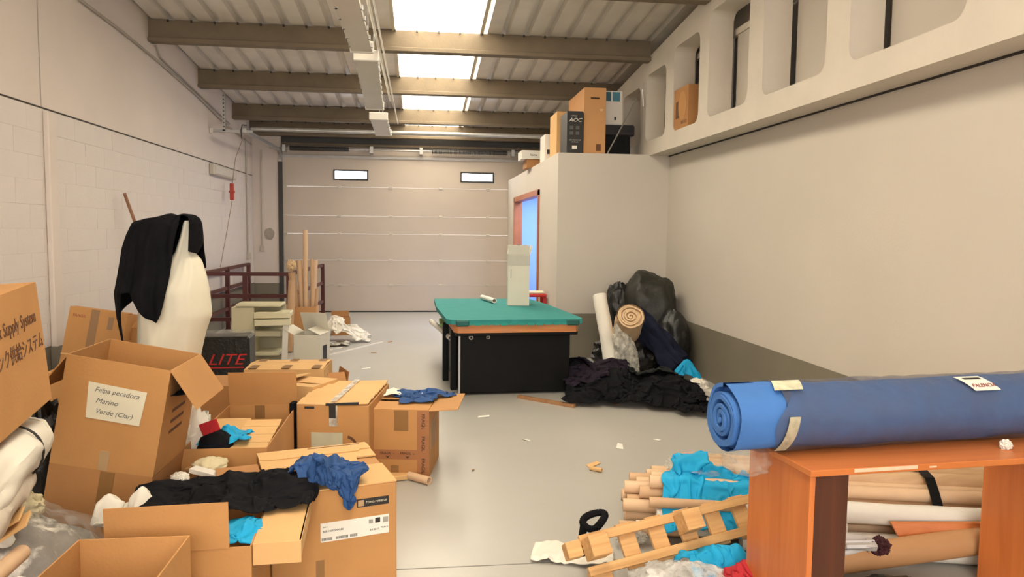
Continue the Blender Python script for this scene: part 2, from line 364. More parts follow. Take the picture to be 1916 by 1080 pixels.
# left wall: upper precast band, blocks below, grey dado
b = MB(); b.box(XL-.3, XL, YB, 6.42, 2.50, 5.1); b.box(XL-.3, XL, 6.44, YE+.3, 2.50, 4.4); b.box(XL-.3, XL-.03, YB, YE+.3, 0, 2.5)
b.box(XL-.03, XL-.0032, YB, YE, .56, 2.485)
wl = struct('wall_left', b, WALL)
b = MB(); b.box(XL-.02, XL-.012, YB, YE, 2.48, 2.503); part('joint_shade', b, mat('joint_shade_dark', (.10, .085, .07), .9), wl)  # dark strip stands in for the shade inside the open wall gap
bm_ = {}
nb = 0
for r in range(10):
    z0 = .565+r*.192; k = 0; y = 3.6-(.2 if r % 2 else 0)
    while y < YE-.05:
        y1 = min(y+.40, YE-.002)
        if not (6.45 < y and y1 < 6.62):
            ln = round(y1-y, 2)
            if ln not in bm_:
                q = MB(); q.bbox(-.02, .0, .0005, ln-.0005, .0008, .1912, .0009); bm_[ln] = mesh('block', q, BLOCKM)
            o = link('block', bm_[ln], wl); o.location = (XL+random.uniform(-.0015, .0005), y, z0); nb += 1
        y += .40
b = MB(); b.box(XL-.03, XL+.003, YB, YE, 0, .555); struct('baseboard_left', b, DADO)
# white pilaster strip with settlement crack above it
b = MB(); b.bbox(XL, XL+.045, 6.44, 6.58, .5, 2.47, .008); o = struct('trim_2', b, WALL)
b = MB(); b.bbox(XL, XL+.048, 6.43, 6.59, 0, .56, .006); struct('trim_3', b, DADO)
# right wall
b = MB(); b.box(XR, XR+.2, YB, 8.82, .55, 2.62); b.box(XR+.003, XR+.2, YB, 8.82, 0, .55); b.box(XR+.16, XR+.25, YB, YE, 2.5, 5.1)
wr = struct('wall_right', b, WALLR)
b = MB(); b.box(XR-.004, XR+.003, YB, 8.82, 0, .55); struct('baseboard_right', b, DADO)
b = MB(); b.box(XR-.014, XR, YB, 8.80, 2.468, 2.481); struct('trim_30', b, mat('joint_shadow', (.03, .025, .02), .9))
for a, c in [(-.5, .5), (.85, 1.9), (2.2, 3.25), (3.55, 4.6), (4.88, 5.84), (6.11, 7.0), (7.24, 8.0), (8.26, 9.0), (9.24, 10.04)]:
    b = MB(); b.bbox(XR+.035, XR+.06, a-.12, c-.0, 2.62, 3.46 if c < 4 or c > 6 else 3.9, .004); part('panel', b, WALLR, wr)
    b = MB(); b.bbox(XR+.02, XR+.036, a+.06, a+.085, 2.62, 3.46 if c < 4 or c > 6 else 3.9, .003); part('seam_strip', b, WALLR, wr)
b = MB(); b.box(XR+.02, XR+.06, YB, YE, 3.46, 3.52); part('rail', b, CONC, wr)
# far wall round the door
b = MB(); b.box(XL, -2.52, YE-.08, YE+.3, 0, 3.46); b.box(2.45, XR+.3, YE-.02, YE+.3, 0, 3.46); b.box(-2.52, 2.45, YE+.1, YE+.3, 2.85, 3.46)
wf = struct('wall_far', b, WALL)
b = MB(); b.box(XL, -2.525, YE-.086, YE-.078, 0, .55); struct('baseboard_far', b, DADO)
b = MB(); b.box(XL, XR, YE-.02, YE+.09, 3.10, 3.42); struct('trim_4', b, DARKM)
b = MB(); b.box(-2.55, 2.45, YE-.05, YE-.02, 3.06, 3.10); struct('trim_31', b, PURL)
# patch + conduit on the pier
# ceiling: corrugated sheets
ceil = struct('ceiling', MB().box(XL-.25, XR+.5, YB, YE+.25, 5.0, 5.06) if False else MB(), ROOFM)
def sheet(x0, n, m, name):
    prof = []
    for i in range(n):
        x = x0+i*.25; prof += [(x, .055), (x+.05, .055), (x+.07, 0), (x+.23, 0), (x+.25, .055)]
    vs = []; ys = [YB, 0, 3, 5, 7, 9, 11, 13, YE+.25]
    for y in ys:
        for x, z in prof: vs.append((x, y, zr(y)+z))
    k = len(prof); b = MB(); b.add(vs, [(j*k+i, j*k+i+1, (j+1)*k+i+1, (j+1)*k+i) for j in range(len(ys)-1) for i in range(k-1)])
    o = part(name, b, m, ceil); md = o.modifiers.new('s', 'SOLIDIFY'); md.thickness = .004; md.offset = 1; return o
SKYM = mat('skylight_sheet', (.8, .7, .5), .5, .05, 3, emit=(1, .92, .76), es=SKY_E)
x = -3.30
while x < XR+.3:
    if abs(x+.30) < .05:
        sheet(x, 4, SKYM, 'skylight_sheet'); x += 1.0; continue
    n = 4; sheet(x, n, ROOFM, 'roof_sheet'); x += n*.25
b = MB()
for xx in (-.32, .70): b.box(xx-.02, xx+.02, YB, YE, 0, .02)
b.v = [Vector((v.x, v.y, v.z+zr(v.y)-.02)) for v in b.v]; part('flashing', b, mat('flashing', (.55, .48, .36), .5), ceil)
# purlins
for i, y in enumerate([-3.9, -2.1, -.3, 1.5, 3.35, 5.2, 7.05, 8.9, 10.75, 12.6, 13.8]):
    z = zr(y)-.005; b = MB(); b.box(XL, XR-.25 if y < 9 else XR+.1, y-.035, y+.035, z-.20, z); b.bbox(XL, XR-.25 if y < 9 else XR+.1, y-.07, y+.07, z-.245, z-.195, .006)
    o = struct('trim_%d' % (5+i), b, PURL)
    q = MB()
    for k in range(26):      # fixing bolts under every rib
        xx = -3.0+k*.25-.05
        if xx < XR-.3: q.tube((xx, y-.06, z+.0), (xx, y-.06, z-.025), .012, 6)
    part('bolt_row', q, DARKM, o, kind='stuff')
# perforated girder on the right (front face X=2.75)
hs = [(9.24, 10.04, 3.38), (8.26, 9.0, 3.46), (7.24, 8.0, 3.56), (6.11, 7.0, 3.66), (4.88, 5.84, 3.74), (3.55, 4.60, 3.84), (2.2, 3.25, 3.95), (.85, 1.9, 4.05), (-.5, .5, 4.15), (-1.9, -.9, 4.25)]
def zt(y): return 3.83+.09*(7.19-y)-.0
import bmesh
def girder():
    # strips: bottom chord, top chord, posts, with chamfered hole corners
    b = MB(); x0, x1 = 2.75, 2.99; ZB = 2.48
    def slab(poly):    # polygon in (y,z)
        n = len(poly); vs = [(x0, y, z) for y, z in poly]+[(x1, y, z) for y, z in poly]
        b.add(vs, [tuple(range(n))]+[tuple(range(n, 2*n))[::-1]]+[(i, n+i, n+(i+1) % n, (i+1) % n) for i in range(n)])
    H = sorted([(a, c, t) for a, c, t in hs]); z0 = 2.66; ys = [YB]+[v for h in H for v in h[:2]]+[11.2]
    # posts (full height) between holes
    ed = [(YB, H[0][0])]+[(H[i][1], H[i+1][0]) for i in range(len(H)-1)]+[(H[-1][1], 11.2)]
    for a, c in ed: slab([(a, ZB), (c, ZB), (c, zt(c)), (a, zt(a))][::-1])
    ch = .10
    for a, c, t in H:
        slab([(a, ZB), (c, ZB), (c, z0), (a, z0)][::-1])
        slab([(a, t), (c, t), (c, zt(c)), (a, zt(a))][::-1])
        for (yy, sg) in ((a, 1), (c, -1)):
            for (zz, sz) in ((z0, 1), (t, -1)):
                arc = [(yy, zz)]+[(yy+sg*(ch-ch*math.sin(q)), zz+sz*(ch-ch*math.cos(q))) for q in [k*math.pi/2/5 for k in range(6)]]
                p = arc if sg*sz < 0 else arc[::-1]
                slab(p)
    return b
gd = struct('trim_20', girder(), CONC)
# office box
OX, OY, OZ = 1.63, 8.82, 2.49
b = MB(); t = .10
b.box(OX, XR+.2, OY, OY+t, .55, OZ)                       # front
b.box(OX+.004, XR+.2, OY+.004, OY+t, 0, .55)
b.box(OX, OX+t, OY+t, 10.19, 0, OZ); b.box(OX, OX+t, 12.95, YE-.02, 0, OZ); b.box(OX, OX+t, 10.19, 12.95, 2.06, OZ)
b.box(OX+t, XR+.12, OY+t, YE-.02, OZ-.08, OZ)
wo = struct('wall_office', b, WALLR)
b = MB(); b.box(OX+.07, XR+.0, OY-.004, OY+.004, 0, .55); struct('baseboard_office', b, DADO)
b = MB(); b.box(XR-.1, XR-.05, OY+t, YE-.1, 0, OZ-.08); b.box(OX+t, XR, 13.7, 13.75, 0, OZ-.08); struct('wall_office_inner', b, mat('blue_office_wall', (.33, .47, .85), .7, .04, 2))
b = MB(); fw = .09
b.box(OX-.02, OX+t+.02, 10.19-.0, 10.19+fw, 0, 2.12); b.box(OX-.02, OX+t+.02, 12.95-fw, 12.95, 0, 2.12); b.box(OX-.02, OX+t+.02, 10.19, 12.95, 2.05, 2.13)
struct('door_2', b, mat('orange_door_frame', (.38, .115, .045), .45, .1, 6))
# ---- sectional garage door
door = thing('door_1', None, None, None, kind='structure'); door['label'] = 'wide cream sectional garage door with two small windows'
DX0, DX1, DY = -2.5, 2.4, YE+.0
zz = [.02, .51, .97, 1.46, 1.79, 2.32, 2.84]
for i in range(6):
    b = MB()
    if i < 5:
        b.bbox(DX0, DX1, DY, DY+.045, zz[i]+.002, zz[i+1]-.002, .003)
        for k in range(1, 6):
            z = zz[i]+(zz[i+1]-zz[i])*k/6; b.box(DX0+.02, DX1-.02, DY-.0015, DY+.001, z-.003, z+.003)
    else:
        xs = [DX0, -1.59, -.98, .74, 1.35, DX1]
        for a, c in ((0, 1), (2, 3), (4, 5)): b.box(xs[a], xs[c], DY, DY+.045, zz[5]+.004, zz[6])
        for a, c in ((1, 2), (3, 4)): b.box(xs[a], xs[c], DY, DY+.045, zz[5]+.004, 2.455); b.box(xs[a], xs[c], DY, DY+.045, 2.625, zz[6])
    p = part('panel', b, DOORP, door)
    b = MB(); b.box(DX0, DX1, DY-.003, DY, zz[i+1]-.009, zz[i+1]-.004); 
    if i < 5: part('seam_edge', b, mat('seam_light', (.5, .44, .36), .5), door)
PANE = mat('daylit_pane', (.8, .85, .95), .2, emit=(.82, .90, 1), es=9)
for x0, x1 in ((-1.59, -.98), (.74, 1.35)):
    b = MB(); z0, z1 = 2.455, 2.625
    b.bbox(x0-.012, x1+.012, DY-.012, DY+.03, z0-.012, z0+.018, .004); b.bbox(x0-.012, x1+.012, DY-.012, DY+.03, z1-.018, z1+.012, .004)
    b.bbox(x0-.012, x0+.018, DY-.011, DY+.03, z0, z1, .004); b.bbox(x1-.018, x1+.012, DY-.011, DY+.03, z0, z1, .004)
    f = part('window_frame', b, DARKM, door); b = MB(); b.box(x0, x1, DY+.01, DY+.016, z0, z1); part('pane', b, PANE, f)
for z in zz[1:6]:
    for x in (-2.46, -1.5, -.56, .36, 1.25, 2.2):
        b = MB(); b.bbox(x-.035, x+.035, DY-.014, DY, z-.03, z+.025, .003); b.tube((x-.03, DY-.016, z), (x+.03, DY-.016, z), .009, 8); part('hinge', b, mat('hinge_zinc', (.55, .5, .42), .4, metal=.3), door, smooth=False)
b = MB(); b.box(DX0, DX1, DY-.01, DY+.03, 0, .022); part('bottom_seal', b, DARKM, door)
for sx, nm in ((-2.50, 'left'), (2.40, 'right')):
    q = MB(); q.box(sx-.05, sx-.01, DY-.09, DY-.03, 0, 2.75)
    q.box(sx-.02, sx+.0, DY-.03, DY, 0, 2.85)
    pts = [Vector((sx-.03, DY-.06, 2.75))]+[Vector((sx-.03, DY-.06-.25*(1-math.cos(a)), 2.75+.2*math.sin(a))) for a in [k*math.pi/2/6 for k in range(1, 7)]]+[Vector((sx-.03, 11.2, 2.95))]
    for a, c in zip(pts[:-1], pts[1:]): q.bar(a, c, .05, .055)
    part('track', q, GALV, door)
b = MB(); b.box(DX0-.07, DX0+.01, DY-.10, DY-.092, 0, 2.75); part('jamb_strip', b, DARKM, door)
b = MB(); b.tube((-2.7, DY-.14, 2.99), (2.7, DY-.14, 2.99), .016, 10); part('shaft', b, GALV, door, smooth=True)
for x0, x1 in ((-2.35, -1.3), (.2, 1.6)):
    b = MB()
    for k in range(60):
        xx = x0+(x1-x0)*k/60; b.tube((xx, DY-.14, 2.99), (xx+(x1-x0)/60*.7, DY-.14, 2.99), .042, 10)
    part('torsion_spring', b, DARKM, door)
for x in (-2.45, -.9, .0, 1.7):
    b = MB(); b.box(x-.03, x+.03, DY-.17, DY+.1, 2.93, 3.05); part('bearing_plate', b, GALV, door)
b = MB(); b.bbox(DX0, DX1, DY-.03, DY, 2.84, 2.89, .006); part('top_seal', b, mat('seal_grey', (.5, .48, .46), .5), door)
b = MB(); b.box(DX0, DX1, DY, DY+.1, 2.88, 3.03); part('header_board', b, DOORP, door)
b = MB(); b.tube((-2.45, 11.25, 2.98), (2.3, 11.25, 2.98), .03, 14)
solo('track_spreader_pipe', b, GALV, 'long pale galvanised pipe spanning the room in front of the garage door', 'pipe', smooth=True)
# hanger bracket
o = thing('track_hanger', 'perforated grey steel hanger dropping from ceiling beam near left wall', 'bracket', TR(-2.82, 11.25, 2.9))
b = MB(); b.box(-2.84, -2.80, 11.22, 11.26, 2.94, zr(11)-.24); part('upright', b, GALV, o, world=True)
q = MB()
for k in range(9): q.tube((-2.82, 11.215, 3.0+k*.055), (-2.82, 11.221, 3.0+k*.055), .010, 8)
part('slot_row', q, DARKM, o, world=True, kind='stuff')
b = MB(); b.box(-3.01, -2.42, 11.22, 11.26, 2.92, 2.96); part('crossbar', b, GALV, o, world=True)
b = MB(); b.bbox(-3.018, -2.97, 11.20, 11.28, 2.905, 2.975, .004); part('end_cap', b, WHITE, o, world=True)
b = MB(); b.path([(-2.50, 11.2, 3.02), (-2.56, 11.2, 3.03), (-2.58, 11.2, 2.95), (-2.57, 11.2, 2.83)], .008); part('hook', b, DARKM, o, world=True)
# ================================================================== fluorescent fixtures
def fixture(x0, z0, y0, x1, z1, y1, w_, label):
    o = thing('fluorescent_fixture', label, 'ceiling light', TR(x0, y0, z0), 'fluorescent fixtures hung in a row')
    M = MW[o.name]; d = Vector((x1-x0, y1-y0, z1-z0)); L = d.length; dn = d.normalized(); sd = dn.cross(Vector((0, 0, 1))).normalized(); up = sd.cross(dn)
    R = Matrix([[sd.x, dn.x, up.x, x0], [sd.y, dn.y, up.y, y0], [sd.z, dn.z, up.z, z0], [0, 0, 0, 1]])
    b = MB(); b.prism([(-w_/2, 0), (w_/2, 0), (w_/2, L), (-w_/2, L)], .0, .01)
    b = MB(); b.T = R; h = .05
    pr = [(-w_/2, .0), (w_/2, .0), (w_/2+.004, .02), (w_*.3, .07), (-w_*.3, .07), (-w_/2-.004, .02)]
    n = len(pr); vs = [(x, .03, z) for x, z in pr]+[(x, L-.03, z) for x, z in pr]; b.add(vs, [tuple(range(n)), tuple(range(n, 2*n))[::-1]]+[(i, n+i, n+(i+1) % n, (i+1) % n) for i in range(n)])
    part('diffuser', b, mat('fixture_beige', (.60, .55, .47), .45, .03, 4), o, world=True)
    for yy in (0, L-.035):
        b = MB(); b.T = R; b.bbox(-w_/2-.012, w_/2+.012, yy, yy+.035, -.008, .085, .006); part('end_cap', b, WHITE, o, world=True)
    b = MB(); b.T = R
    for k in range(int(L/.25)):
        for sx in (-1, 1): b.box(sx*(w_/2)-.006, sx*(w_/2)+.012, .15+k*.25, .18+k*.25, .0, .03)
    part('clip_row', b, GALV, o, world=True, kind='stuff')
    for t_ in (.15, .85):
        p = Vector((x0, y0, z0))+d*t_+up*.07; b = MB(); b.tube(p, (p.x, p.y, zr(p.y)), .006, 6); part('hanger_rod', b, GALV, o, world=True)
    return o
fixture(-.465, 2.97, 3.1, -.475, 2.97, 6.2, .165, 'nearest and longest fluorescent fixture, running out of the top of the picture')
fixture(-.46, 2.97, 6.45, -.53, 2.92, 8.75, .19, 'middle fluorescent fixture, between the long near one and the short far one')
fixture(-.53, 2.92, 9.5, -.55, 2.92, 11.1, .21, 'farthest fluorescent fixture, hanging just before the pipe at the garage door')
b = MB(); b.tube((-.36, 3.0, 3.12), (-.36, 8.9, 3.05), .012, 8); b.tube((-.33, 3.0, 3.16), (-.33, 10.8, 3.05), .008, 8)
solo('ceiling_conduit', b, WHITE, 'thin white cable conduit running beside the row of fluorescent fixtures', 'conduit', smooth=True)
# ================================================================== wall fittings, left
X1 = XL+.02
o = thing('emergency_light', 'pale rectangular emergency light box mounted high on the left wall', 'light', TR(XL, 11.8, 2.3))
b = MB(); b.bbox(XL, XL+.07, 11.15, 12.45, 2.31, 2.47, .01); part('housing', b, mat('emergency_light_housing', (.5, .45, .38), .5), o, world=True)
b = MB(); b.bbox(XL+.07, XL+.078, 11.22, 12.38, 2.33, 2.45, .004); part('cover', b, mat('ribbed_cover', (.62, .56, .48), .3, .1, 30), o, world=True)
o = thing('door_pull_cord', 'thin cord with a red pull handle hanging by the left wall', 'cord', TR(-2.86, 11.6, 1.9))
b = MB(); b.path([(-2.6, 11.5, 2.92), (-2.78, 11.7, 2.6), (-2.88, 11.9, 2.24)], .006, 6); part('cord', b, mat('cord_tan', (.35, .25, .18), .8), o, world=True); b = MB(); b.path([(-2.89, 11.9, 1.96), (-2.90, 11.6, 1.5), (-2.92, 11.27, .97)], .006, 6); part('cord', b, mat('cord_tan', (.35, .25, .18), .8), o, world=True)
b = MB(); b.bbox(-2.92, -2.86, 11.88, 11.93, 1.97, 2.23, .008); b.bbox(-2.93, -2.85, 11.87, 11.94, 2.08, 2.12, .006); part('handle', b, mat('red_plastic', (.45, .05, .03), .5), o, world=True)
b = MB(); b.path([at(150, 0, X=X1), at(232, 62, X=X1), at(300, 118, X=X1), at(370, 180, X=X1), at(428, 238, X=X1), at(470, 270, X=X1)], .014, 8); q = MB(); q.path([at(292, 85, X=X1), at(300, 108, X=X1), at(372, 176, X=X1), at(430, 232, X=X1)], .010, 8)
zj = at(160, 0, X=X1).z; solo('junction_box', MB().bbox(XL, XL+.06, 5.75, 5.9, zj-.02, zj+.13, .01), WHITE, 'small pale junction box at the top end of the long wall conduit', 'junction box')
solo('wall_conduit', b, mat('conduit_grey', (.38, .33, .28), .6), 'long thin conduit climbing diagonally along the whole upper left wall', 'conduit', smooth=True)
solo('wall_conduit', q, MATS['conduit_grey'], 'shorter conduit just above the long one, dropping from the ceiling beam', 'conduit', smooth=True)
b = MB(); y_ = 13.75; b.path([(XL+.02, 13.4, 3.1), (XL+.02, 13.4, 1.05)], .014, 8); b.bbox(XL, XL+.05, 13.34, 13.46, 1.0, 1.12, .005)
solo('vertical_conduit', b, mat('conduit_pale', (.5, .44, .37), .6), 'pale vertical conduit with small socket box in the far left corner', 'conduit')
p = at(491, 465, Y=YE-.1); b = MB(); b.path([(p.x, YE-.09, 2.95), (p.x, YE-.09, p.z)], .015, 8); b.bbox(p.x-.04, p.x+.04, YE-.12, YE-.08, p.z-.05, p.z+.05, .008)
solo('switch_conduit', b, mat('conduit_pale', (.5, .44, .37), .6), 'pale conduit ending in a round switch beside the garage door', 'switch')
p = at(504, 438, Y=YE-.085); b = MB(); poly = [(p.x+.09*math.cos(t)*(1+.06*math.sin(3*t)), p.z+.11*math.sin(t)*(1+.05*math.cos(5*t))) for t in [2*math.pi*k/28 for k in range(28)]]
b.prism([(x, z) for x, z in poly], 0, .006); b.v = [Vector((v.x, YE-.080-v.z, v.y)) for v in b.v]
part('mortar_patch', b, mat('grey_mortar', (.36, .32, .27), .9, .1, 20), wf)
b = MB(); b.tube(at(233, 362, X=-2.93), Vector((-2.62, 8.6, .02)), .016, 10)
solo('wooden_pole', b, wood('brown_pole', (.22, .1, .05), (.35, .17, .09), 3, 'Z'), 'thin brown wooden pole leaning against the left wall behind the black cloth', 'pole', smooth=True)
# ================================================================== railing
def rail_frame():
    o = thing('guard_railing', 'dark red steel guard railing by the left wall near the garage door', 'railing', TR(-2.3, 11.5, 0))
    h = .93; A = (-2.93, 10.3); B = (-1.78, 10.3); D = (-2.93, 13.1); E_ = (-1.66, 12.85)
    for x, y in (A, B, D, E_, (-2.93, 11.7), (-2.35, 10.3)):
        q = MB(); q.box(x-.03, x+.03, y-.03, y+.03, 0, h+.02); part('post', q, MAROON, o, world=True)
    for z in (h, h*.68, h*.34):
        for a, c in ((A, B), (A, D), (B, E_)):
            q = MB(); q.bar((a[0], a[1], z), (c[0], c[1], z), .035, .05); part('rail', q, MAROON, o, world=True)
rail_frame()
# ================================================================== pool table
def pool():
    th_ = math.radians(3.0); o = thing('pool_table', 'small pool table with teal cloth-covered top, orange apron and black cabinet body', 'pool table', TR(.36, 6.85, 0) @ RZ(3))
    W, L = 1.06, 2.0; z1 = .73
    b = MB(); b.bbox(0, W, .35, .35+.03, .02, .60, .004); b.bbox(0, .03, .38, L-.3, .02, .60, .004); b.bbox(W-.03, W, .38, L-.3, .02, .60, .004); b.bbox(0, W, L-.3, L-.27, .02, .6, .004)
    b = MB(); b.bbox(0, W, .0, L-.25, .02, .60, .01); part('cabinet_body', b, BLKLAM, o)
    b = MB(); b.box(-.012, .004, -.008, .02, .02, .60); part('corner_strip', b, mat('chrome_strip', (.4, .4, .4), .3, metal=.8), o)
    part('side_leg', MB().bbox(-.06, 0.0, .25, .33, .0, .6, .005), BLKLAM, o); part('side_leg', MB().bbox(-.1, -.04, .7, .78, .0, .6, .005), BLKLAM, o)
    b = MB()
    pl = [(-.03, -.10), (W+.03, -.10), (W+.06, -.05), (W+.06, L-.1), (-.06, L-.1), (-.06, -.05)]
    b.prism(pl, .605, .685); part('apron', b, wood('apron_orange', (.50, .17, .05), (.66, .27, .09), 3, 'X', .5), o)
    b = MB(); b.bbox(-.05, W+.05, -.09, -.02, .575, .607, .004); part('under_frame', b, BLKLAM, o)
    # cloth-covered board with worn clipped corners
    b = MB(); pl = [(-.09, -.10), (.02, -.13), (W-.02, -.13), (W+.08, -.12), (W+.10, -.02), (W+.06, L*.6), (W-.02, L-.05), (-.1, L+.02), (-.14, L*.55), (-.13, -.02)]
    b.prism(pl, .687, z1); part('table_top', b, TEALB, o)
    b = MB()
    for k in range(14):
        xx = -.05+k*(W+.1)/14; b.prism([(xx, -.134), (xx+.07, -.134), (xx+.06, -.126), (xx+.01, -.126)], .683-.008*random.random(), .70)
    part('cloth_edge', b, mat('teal_edge', (.02, .28, .25), .8), o, kind='stuff')
    for x, sc in ((.10, 1.2), (.26, 1)):
        b = MB(); b.tube((x, -.012, .565), (x, -.05, .555), .018*sc, 10, inner=.012); part('return_fitting', b, GALV, o, smooth=True)
    for x in (.01, W-.01):
        b = MB(); b.bbox(x-.06, x+.06, -.15, -.10, .672, .728, .01); part('corner_cap', b, mat('teal_dark', (.01, .10, .09), .7), o)
    return o
pool()
ZT = .732
a = at(950, 572, Z=ZT); M = TR(a.x, a.y, ZT) @ RZ(-3)
o = carton('tall_white_carton', 'tall upright white box standing on the teal table', M, .235, .2, .56, m=mat('white_card', (.66, .62, .52), .7, .04, 3), flaps=dict(f=100, b=80, l=75, r=105), fl=.10, tape=False)
b = MB(); b.box(.03, .035, -.001, 0, .30, .40); part('slot', b, INK, o)
b = MB(); b.box(-.001, .236, -.0015, 0, .44, .55); part('label_band', b, mat('greyish_card', (.5, .47, .41), .7), o)
bl = ['white bottle at the left of those poking out of the tall white box', 'cream paper-wrapped bottle left of the metal one in the tall white box', 'grey metallic bottle in the middle of the tall white box top', 'white bottle right of the metallic one in the tall white box', 'brown-tinted bottle at the right of the tall white box top']
for k in range(5):
    b = MB(); b.tube((0, 0, 0), (0, 0, .09), .022, 10); b.tube((0, 0, .09), (0, 0, .115), .012, 8)
    o = solo('small_bottle', b, [WHITE, PAPER, GALV, WHITE, TAPEC][k], bl[k], 'bottle', 'bottles in the tall white box', smooth=True); o.location = M @ Vector((.05+.035*k, .07+.05*(k % 2), .53+.015*(k % 3)))
a = at(902, 556, Z=ZT+.03); c = at(925, 563, Z=ZT+.03); simple_roll('paper_tube', 'short white cardboard tube lying on the far edge of the teal table', a, c, .028, WHITE, 'tube', inner=.02)
a = at(812, 588, Y=8.3); b0 = at(836, 610, Y=7.6); simple_roll('paper_tube', 'white cardboard tube jutting out left of the teal table', (.12, 8.5, .50), (.30, 7.45, .46), .03, WHITE, 'tube', inner=.02)
solo('striped_packet', MB().bbox(.20, .34, 7.9, 8.4, .52, .55, .006), mat('green_yellow_packet', (.25, .5, .08), .4, .6, 25), 'green and yellow packet tucked beside the white tube left of the teal table', 'packet')
# red stool behind table
o = thing('red_stool', 'small red plastic step stool by the office wall', 'stool', TR(1.46, 9.5, 0))
b = MB(); b.bbox(-.22, .15, -.12, .2, .70, .74, .01); part('seat', b, mat('red_gloss', (.5, .02, .02), .35), o)
for x in (-.2, .11):
    for y in (-.1, .16): part('leg', MB().bbox(x, x+.04, y, y+.04, 0, .70, .006), MATS['red_gloss'], o)
part('stretcher', MB().bbox(-.2, .15, -.09, -.07, .58, .61, .004), MATS['red_gloss'], o)
b = MB(); b.add([(-.20, -.1, .745), (.12, -.08, .745), (.14, .15, .745), (-.15, .17, .745), (-.20, -.1, .765), (.12, -.08, .765), (.14, .15, .765), (-.15, .17, .765)], [(0, 1, 2, 3), (4, 7, 6, 5), (0, 4, 5, 1), (1, 5, 6, 2), (2, 6, 7, 3), (3, 7, 4, 0)])
b.v = [v+Vector((1.46, 9.5, 0)) for v in b.v]; solo('folded_paper_pile', b, PAPER, 'flat pale paper pile lying on the red stool', 'paper')
b = MB(); b.bar(at(970, 742, Z=.015), at(1075, 760, Z=.015), .035, .03); solo('wooden_batten', b, wood('batten', (.30, .15, .07), (.45, .24, .11), 3, 'X'), 'brown wooden batten lying on the floor in front of the black table body', 'batten')
# ================================================================== corner pile
GB = 'black bags in the far corner'
blob('bin_bag', 'tall dark olive bin bag standing highest in the right corner', OLIVEB, (2.62, 8.32, .52), (.31, .34, .54), pw=.72, seed=2, amp=.09, freq=2., flat=.0)
blob('bin_bag', 'black bin bag leaning against the right wall at the grey dado', BAGB, (2.77, 7.86, .34), (.19, .22, .36), seed=5, amp=.09, freq=2., flat=.0)
blob('bin_bag', 'black crumpled bag top under a grey tag, left of the tallest olive bag', BAGB, (2.30, 8.42, .66), (.16, .2, .30), seed=9, amp=.16, freq=2.2, flat=.3)
o = blob('clear_bag', 'clear plastic bag over dark clothes below the beige felt roll', mat('dark_clothes_in_bag', (.02, .018, .016), .25, .3, 12, .6, wear=((.25, .24, .18), .62, 7)), (2.2, 7.75, .22), (.34, .25, .30), seed=11, amp=.2, flat=.0)
spiral_roll('felt_roll', 'beige felt roll with its spiral end up, resting on dark bags', at(1180, 592, Y=7.35), at(1180, 592, Y=7.35)+Vector((.05, .42, -.30)), .145, BEIGEC, turns=5, seed=1, wob=.004)
simple_roll('wrapped_roll', 'white plastic-wrapped roll standing upright beside the beige felt roll', (1.93, 7.85, .86), (2.0, 7.45, .02), .075, WHITEC, wob=.12, seed=3)
b = MB(); pts = [(1.90, 7.8, .62), (2.05, 7.6, .60), (2.2, 7.5, .42), (2.26, 7.4, .03), (2.02, 7.35, .03), (1.93, 7.6, .4)]
o = blob('plastic_sheet', 'crumpled clear plastic sheet hanging from the upright white roll', clear('grey_clear_film', (.75, .72, .62), .55, .3), (2.12, 7.42, .28), (.11, .08, .30), 'plastic', amp=.3, seed=4, flat=.0, tilt=RY(-16).to_3x3())
spiral_roll('navy_roll', 'dark navy fabric roll sloping down to the right over the black bags', (2.66, 7.25, .17), (2.33, 7.75, .62), .13, NAVYC, turns=4, seed=6, wob=.03)
def hz(x, y): return np.zeros_like(x)
def bumps(L, base=0.):
    def f(x, y):
        h = np.full_like(x, base)
        for (cx, cy, rx, ry, hh) in L: h = np.maximum(h, hh*np.exp(-((x-cx)/rx)**2-((y-cy)/ry)**2))
        return h
    return f
def slabs(L, base=0.):
    def f(x, y):
        h = np.full_like(x, base)
        for (x0, x1, y0, y1, hh) in L: h = np.where((x > x0) & (x < x1) & (y > y0) & (y < y1), np.maximum(h, hh), h)
        return h
    return f
hp = bumps([(1.75, 6.75, .4, .35, .22), (2.2, 6.5, .35, .3, .2), (1.5, 7.2, .3, .3, .25), (2.5, 6.3, .3, .25, .12), (1.95, 7.3, .3, .2, .2)])
GH = 'dark clothes heaped on the floor before the bags'
cloth('black_cloth_heap', 'big heap of black cloth on the floor in front of the corner bags', BLACKC, 1.97, 6.60, 1.95, 1.40, hp, .62, wr=.035, wf=2.6, rot=-.25, n=84, amp=.07, seed=3, th=.01, cat='cloth')
cloth('plum_cloth', 'plum-tinted dark cloth at the left back of the black heap', PURPC, 1.80, 7.3, .9, .8, hp, .6, rot=.2, n=50, amp=.07, seed=5, th=.05, cat='cloth')
cloth('charcoal_cloth', 'charcoal cloth lying over the middle of the black heap', CHARC, 2.25, 6.75, .9, .7, hp, .62, rot=.5, n=46, amp=.06, seed=8, th=.07, cat='cloth')
cloth('black_garment', 'black garment at the right end of the heap near the blue roll', BLACKC, 2.42, 6.05, .8, .65, hz, .6, rot=-.5, n=46, amp=.07, seed=13, th=.04)
cloth('plum_garment', 'dark plum garment spilling toward the black table body', PURPC, 1.55, 6.80, .6, .7, hp, .6, rot=0, n=40, amp=.06, seed=17, th=.045)
cloth('cyan_cloth', 'bright cyan cloth scrap near the right wall above the black heap', CYANC, 2.58, 6.88, .42, .36, bumps([(2.58, 6.88, .14, .12, .30)]), .62, n=26, amp=.03, seed=2, cat='cloth')
o = blob('white_bundle', 'small white bundle under the cyan cloth scrap by the right wall', WHITEC, (2.64, 6.74, .06), (.11, .09, .09), 'cloth', amp=.2, seed=7, flat=0)
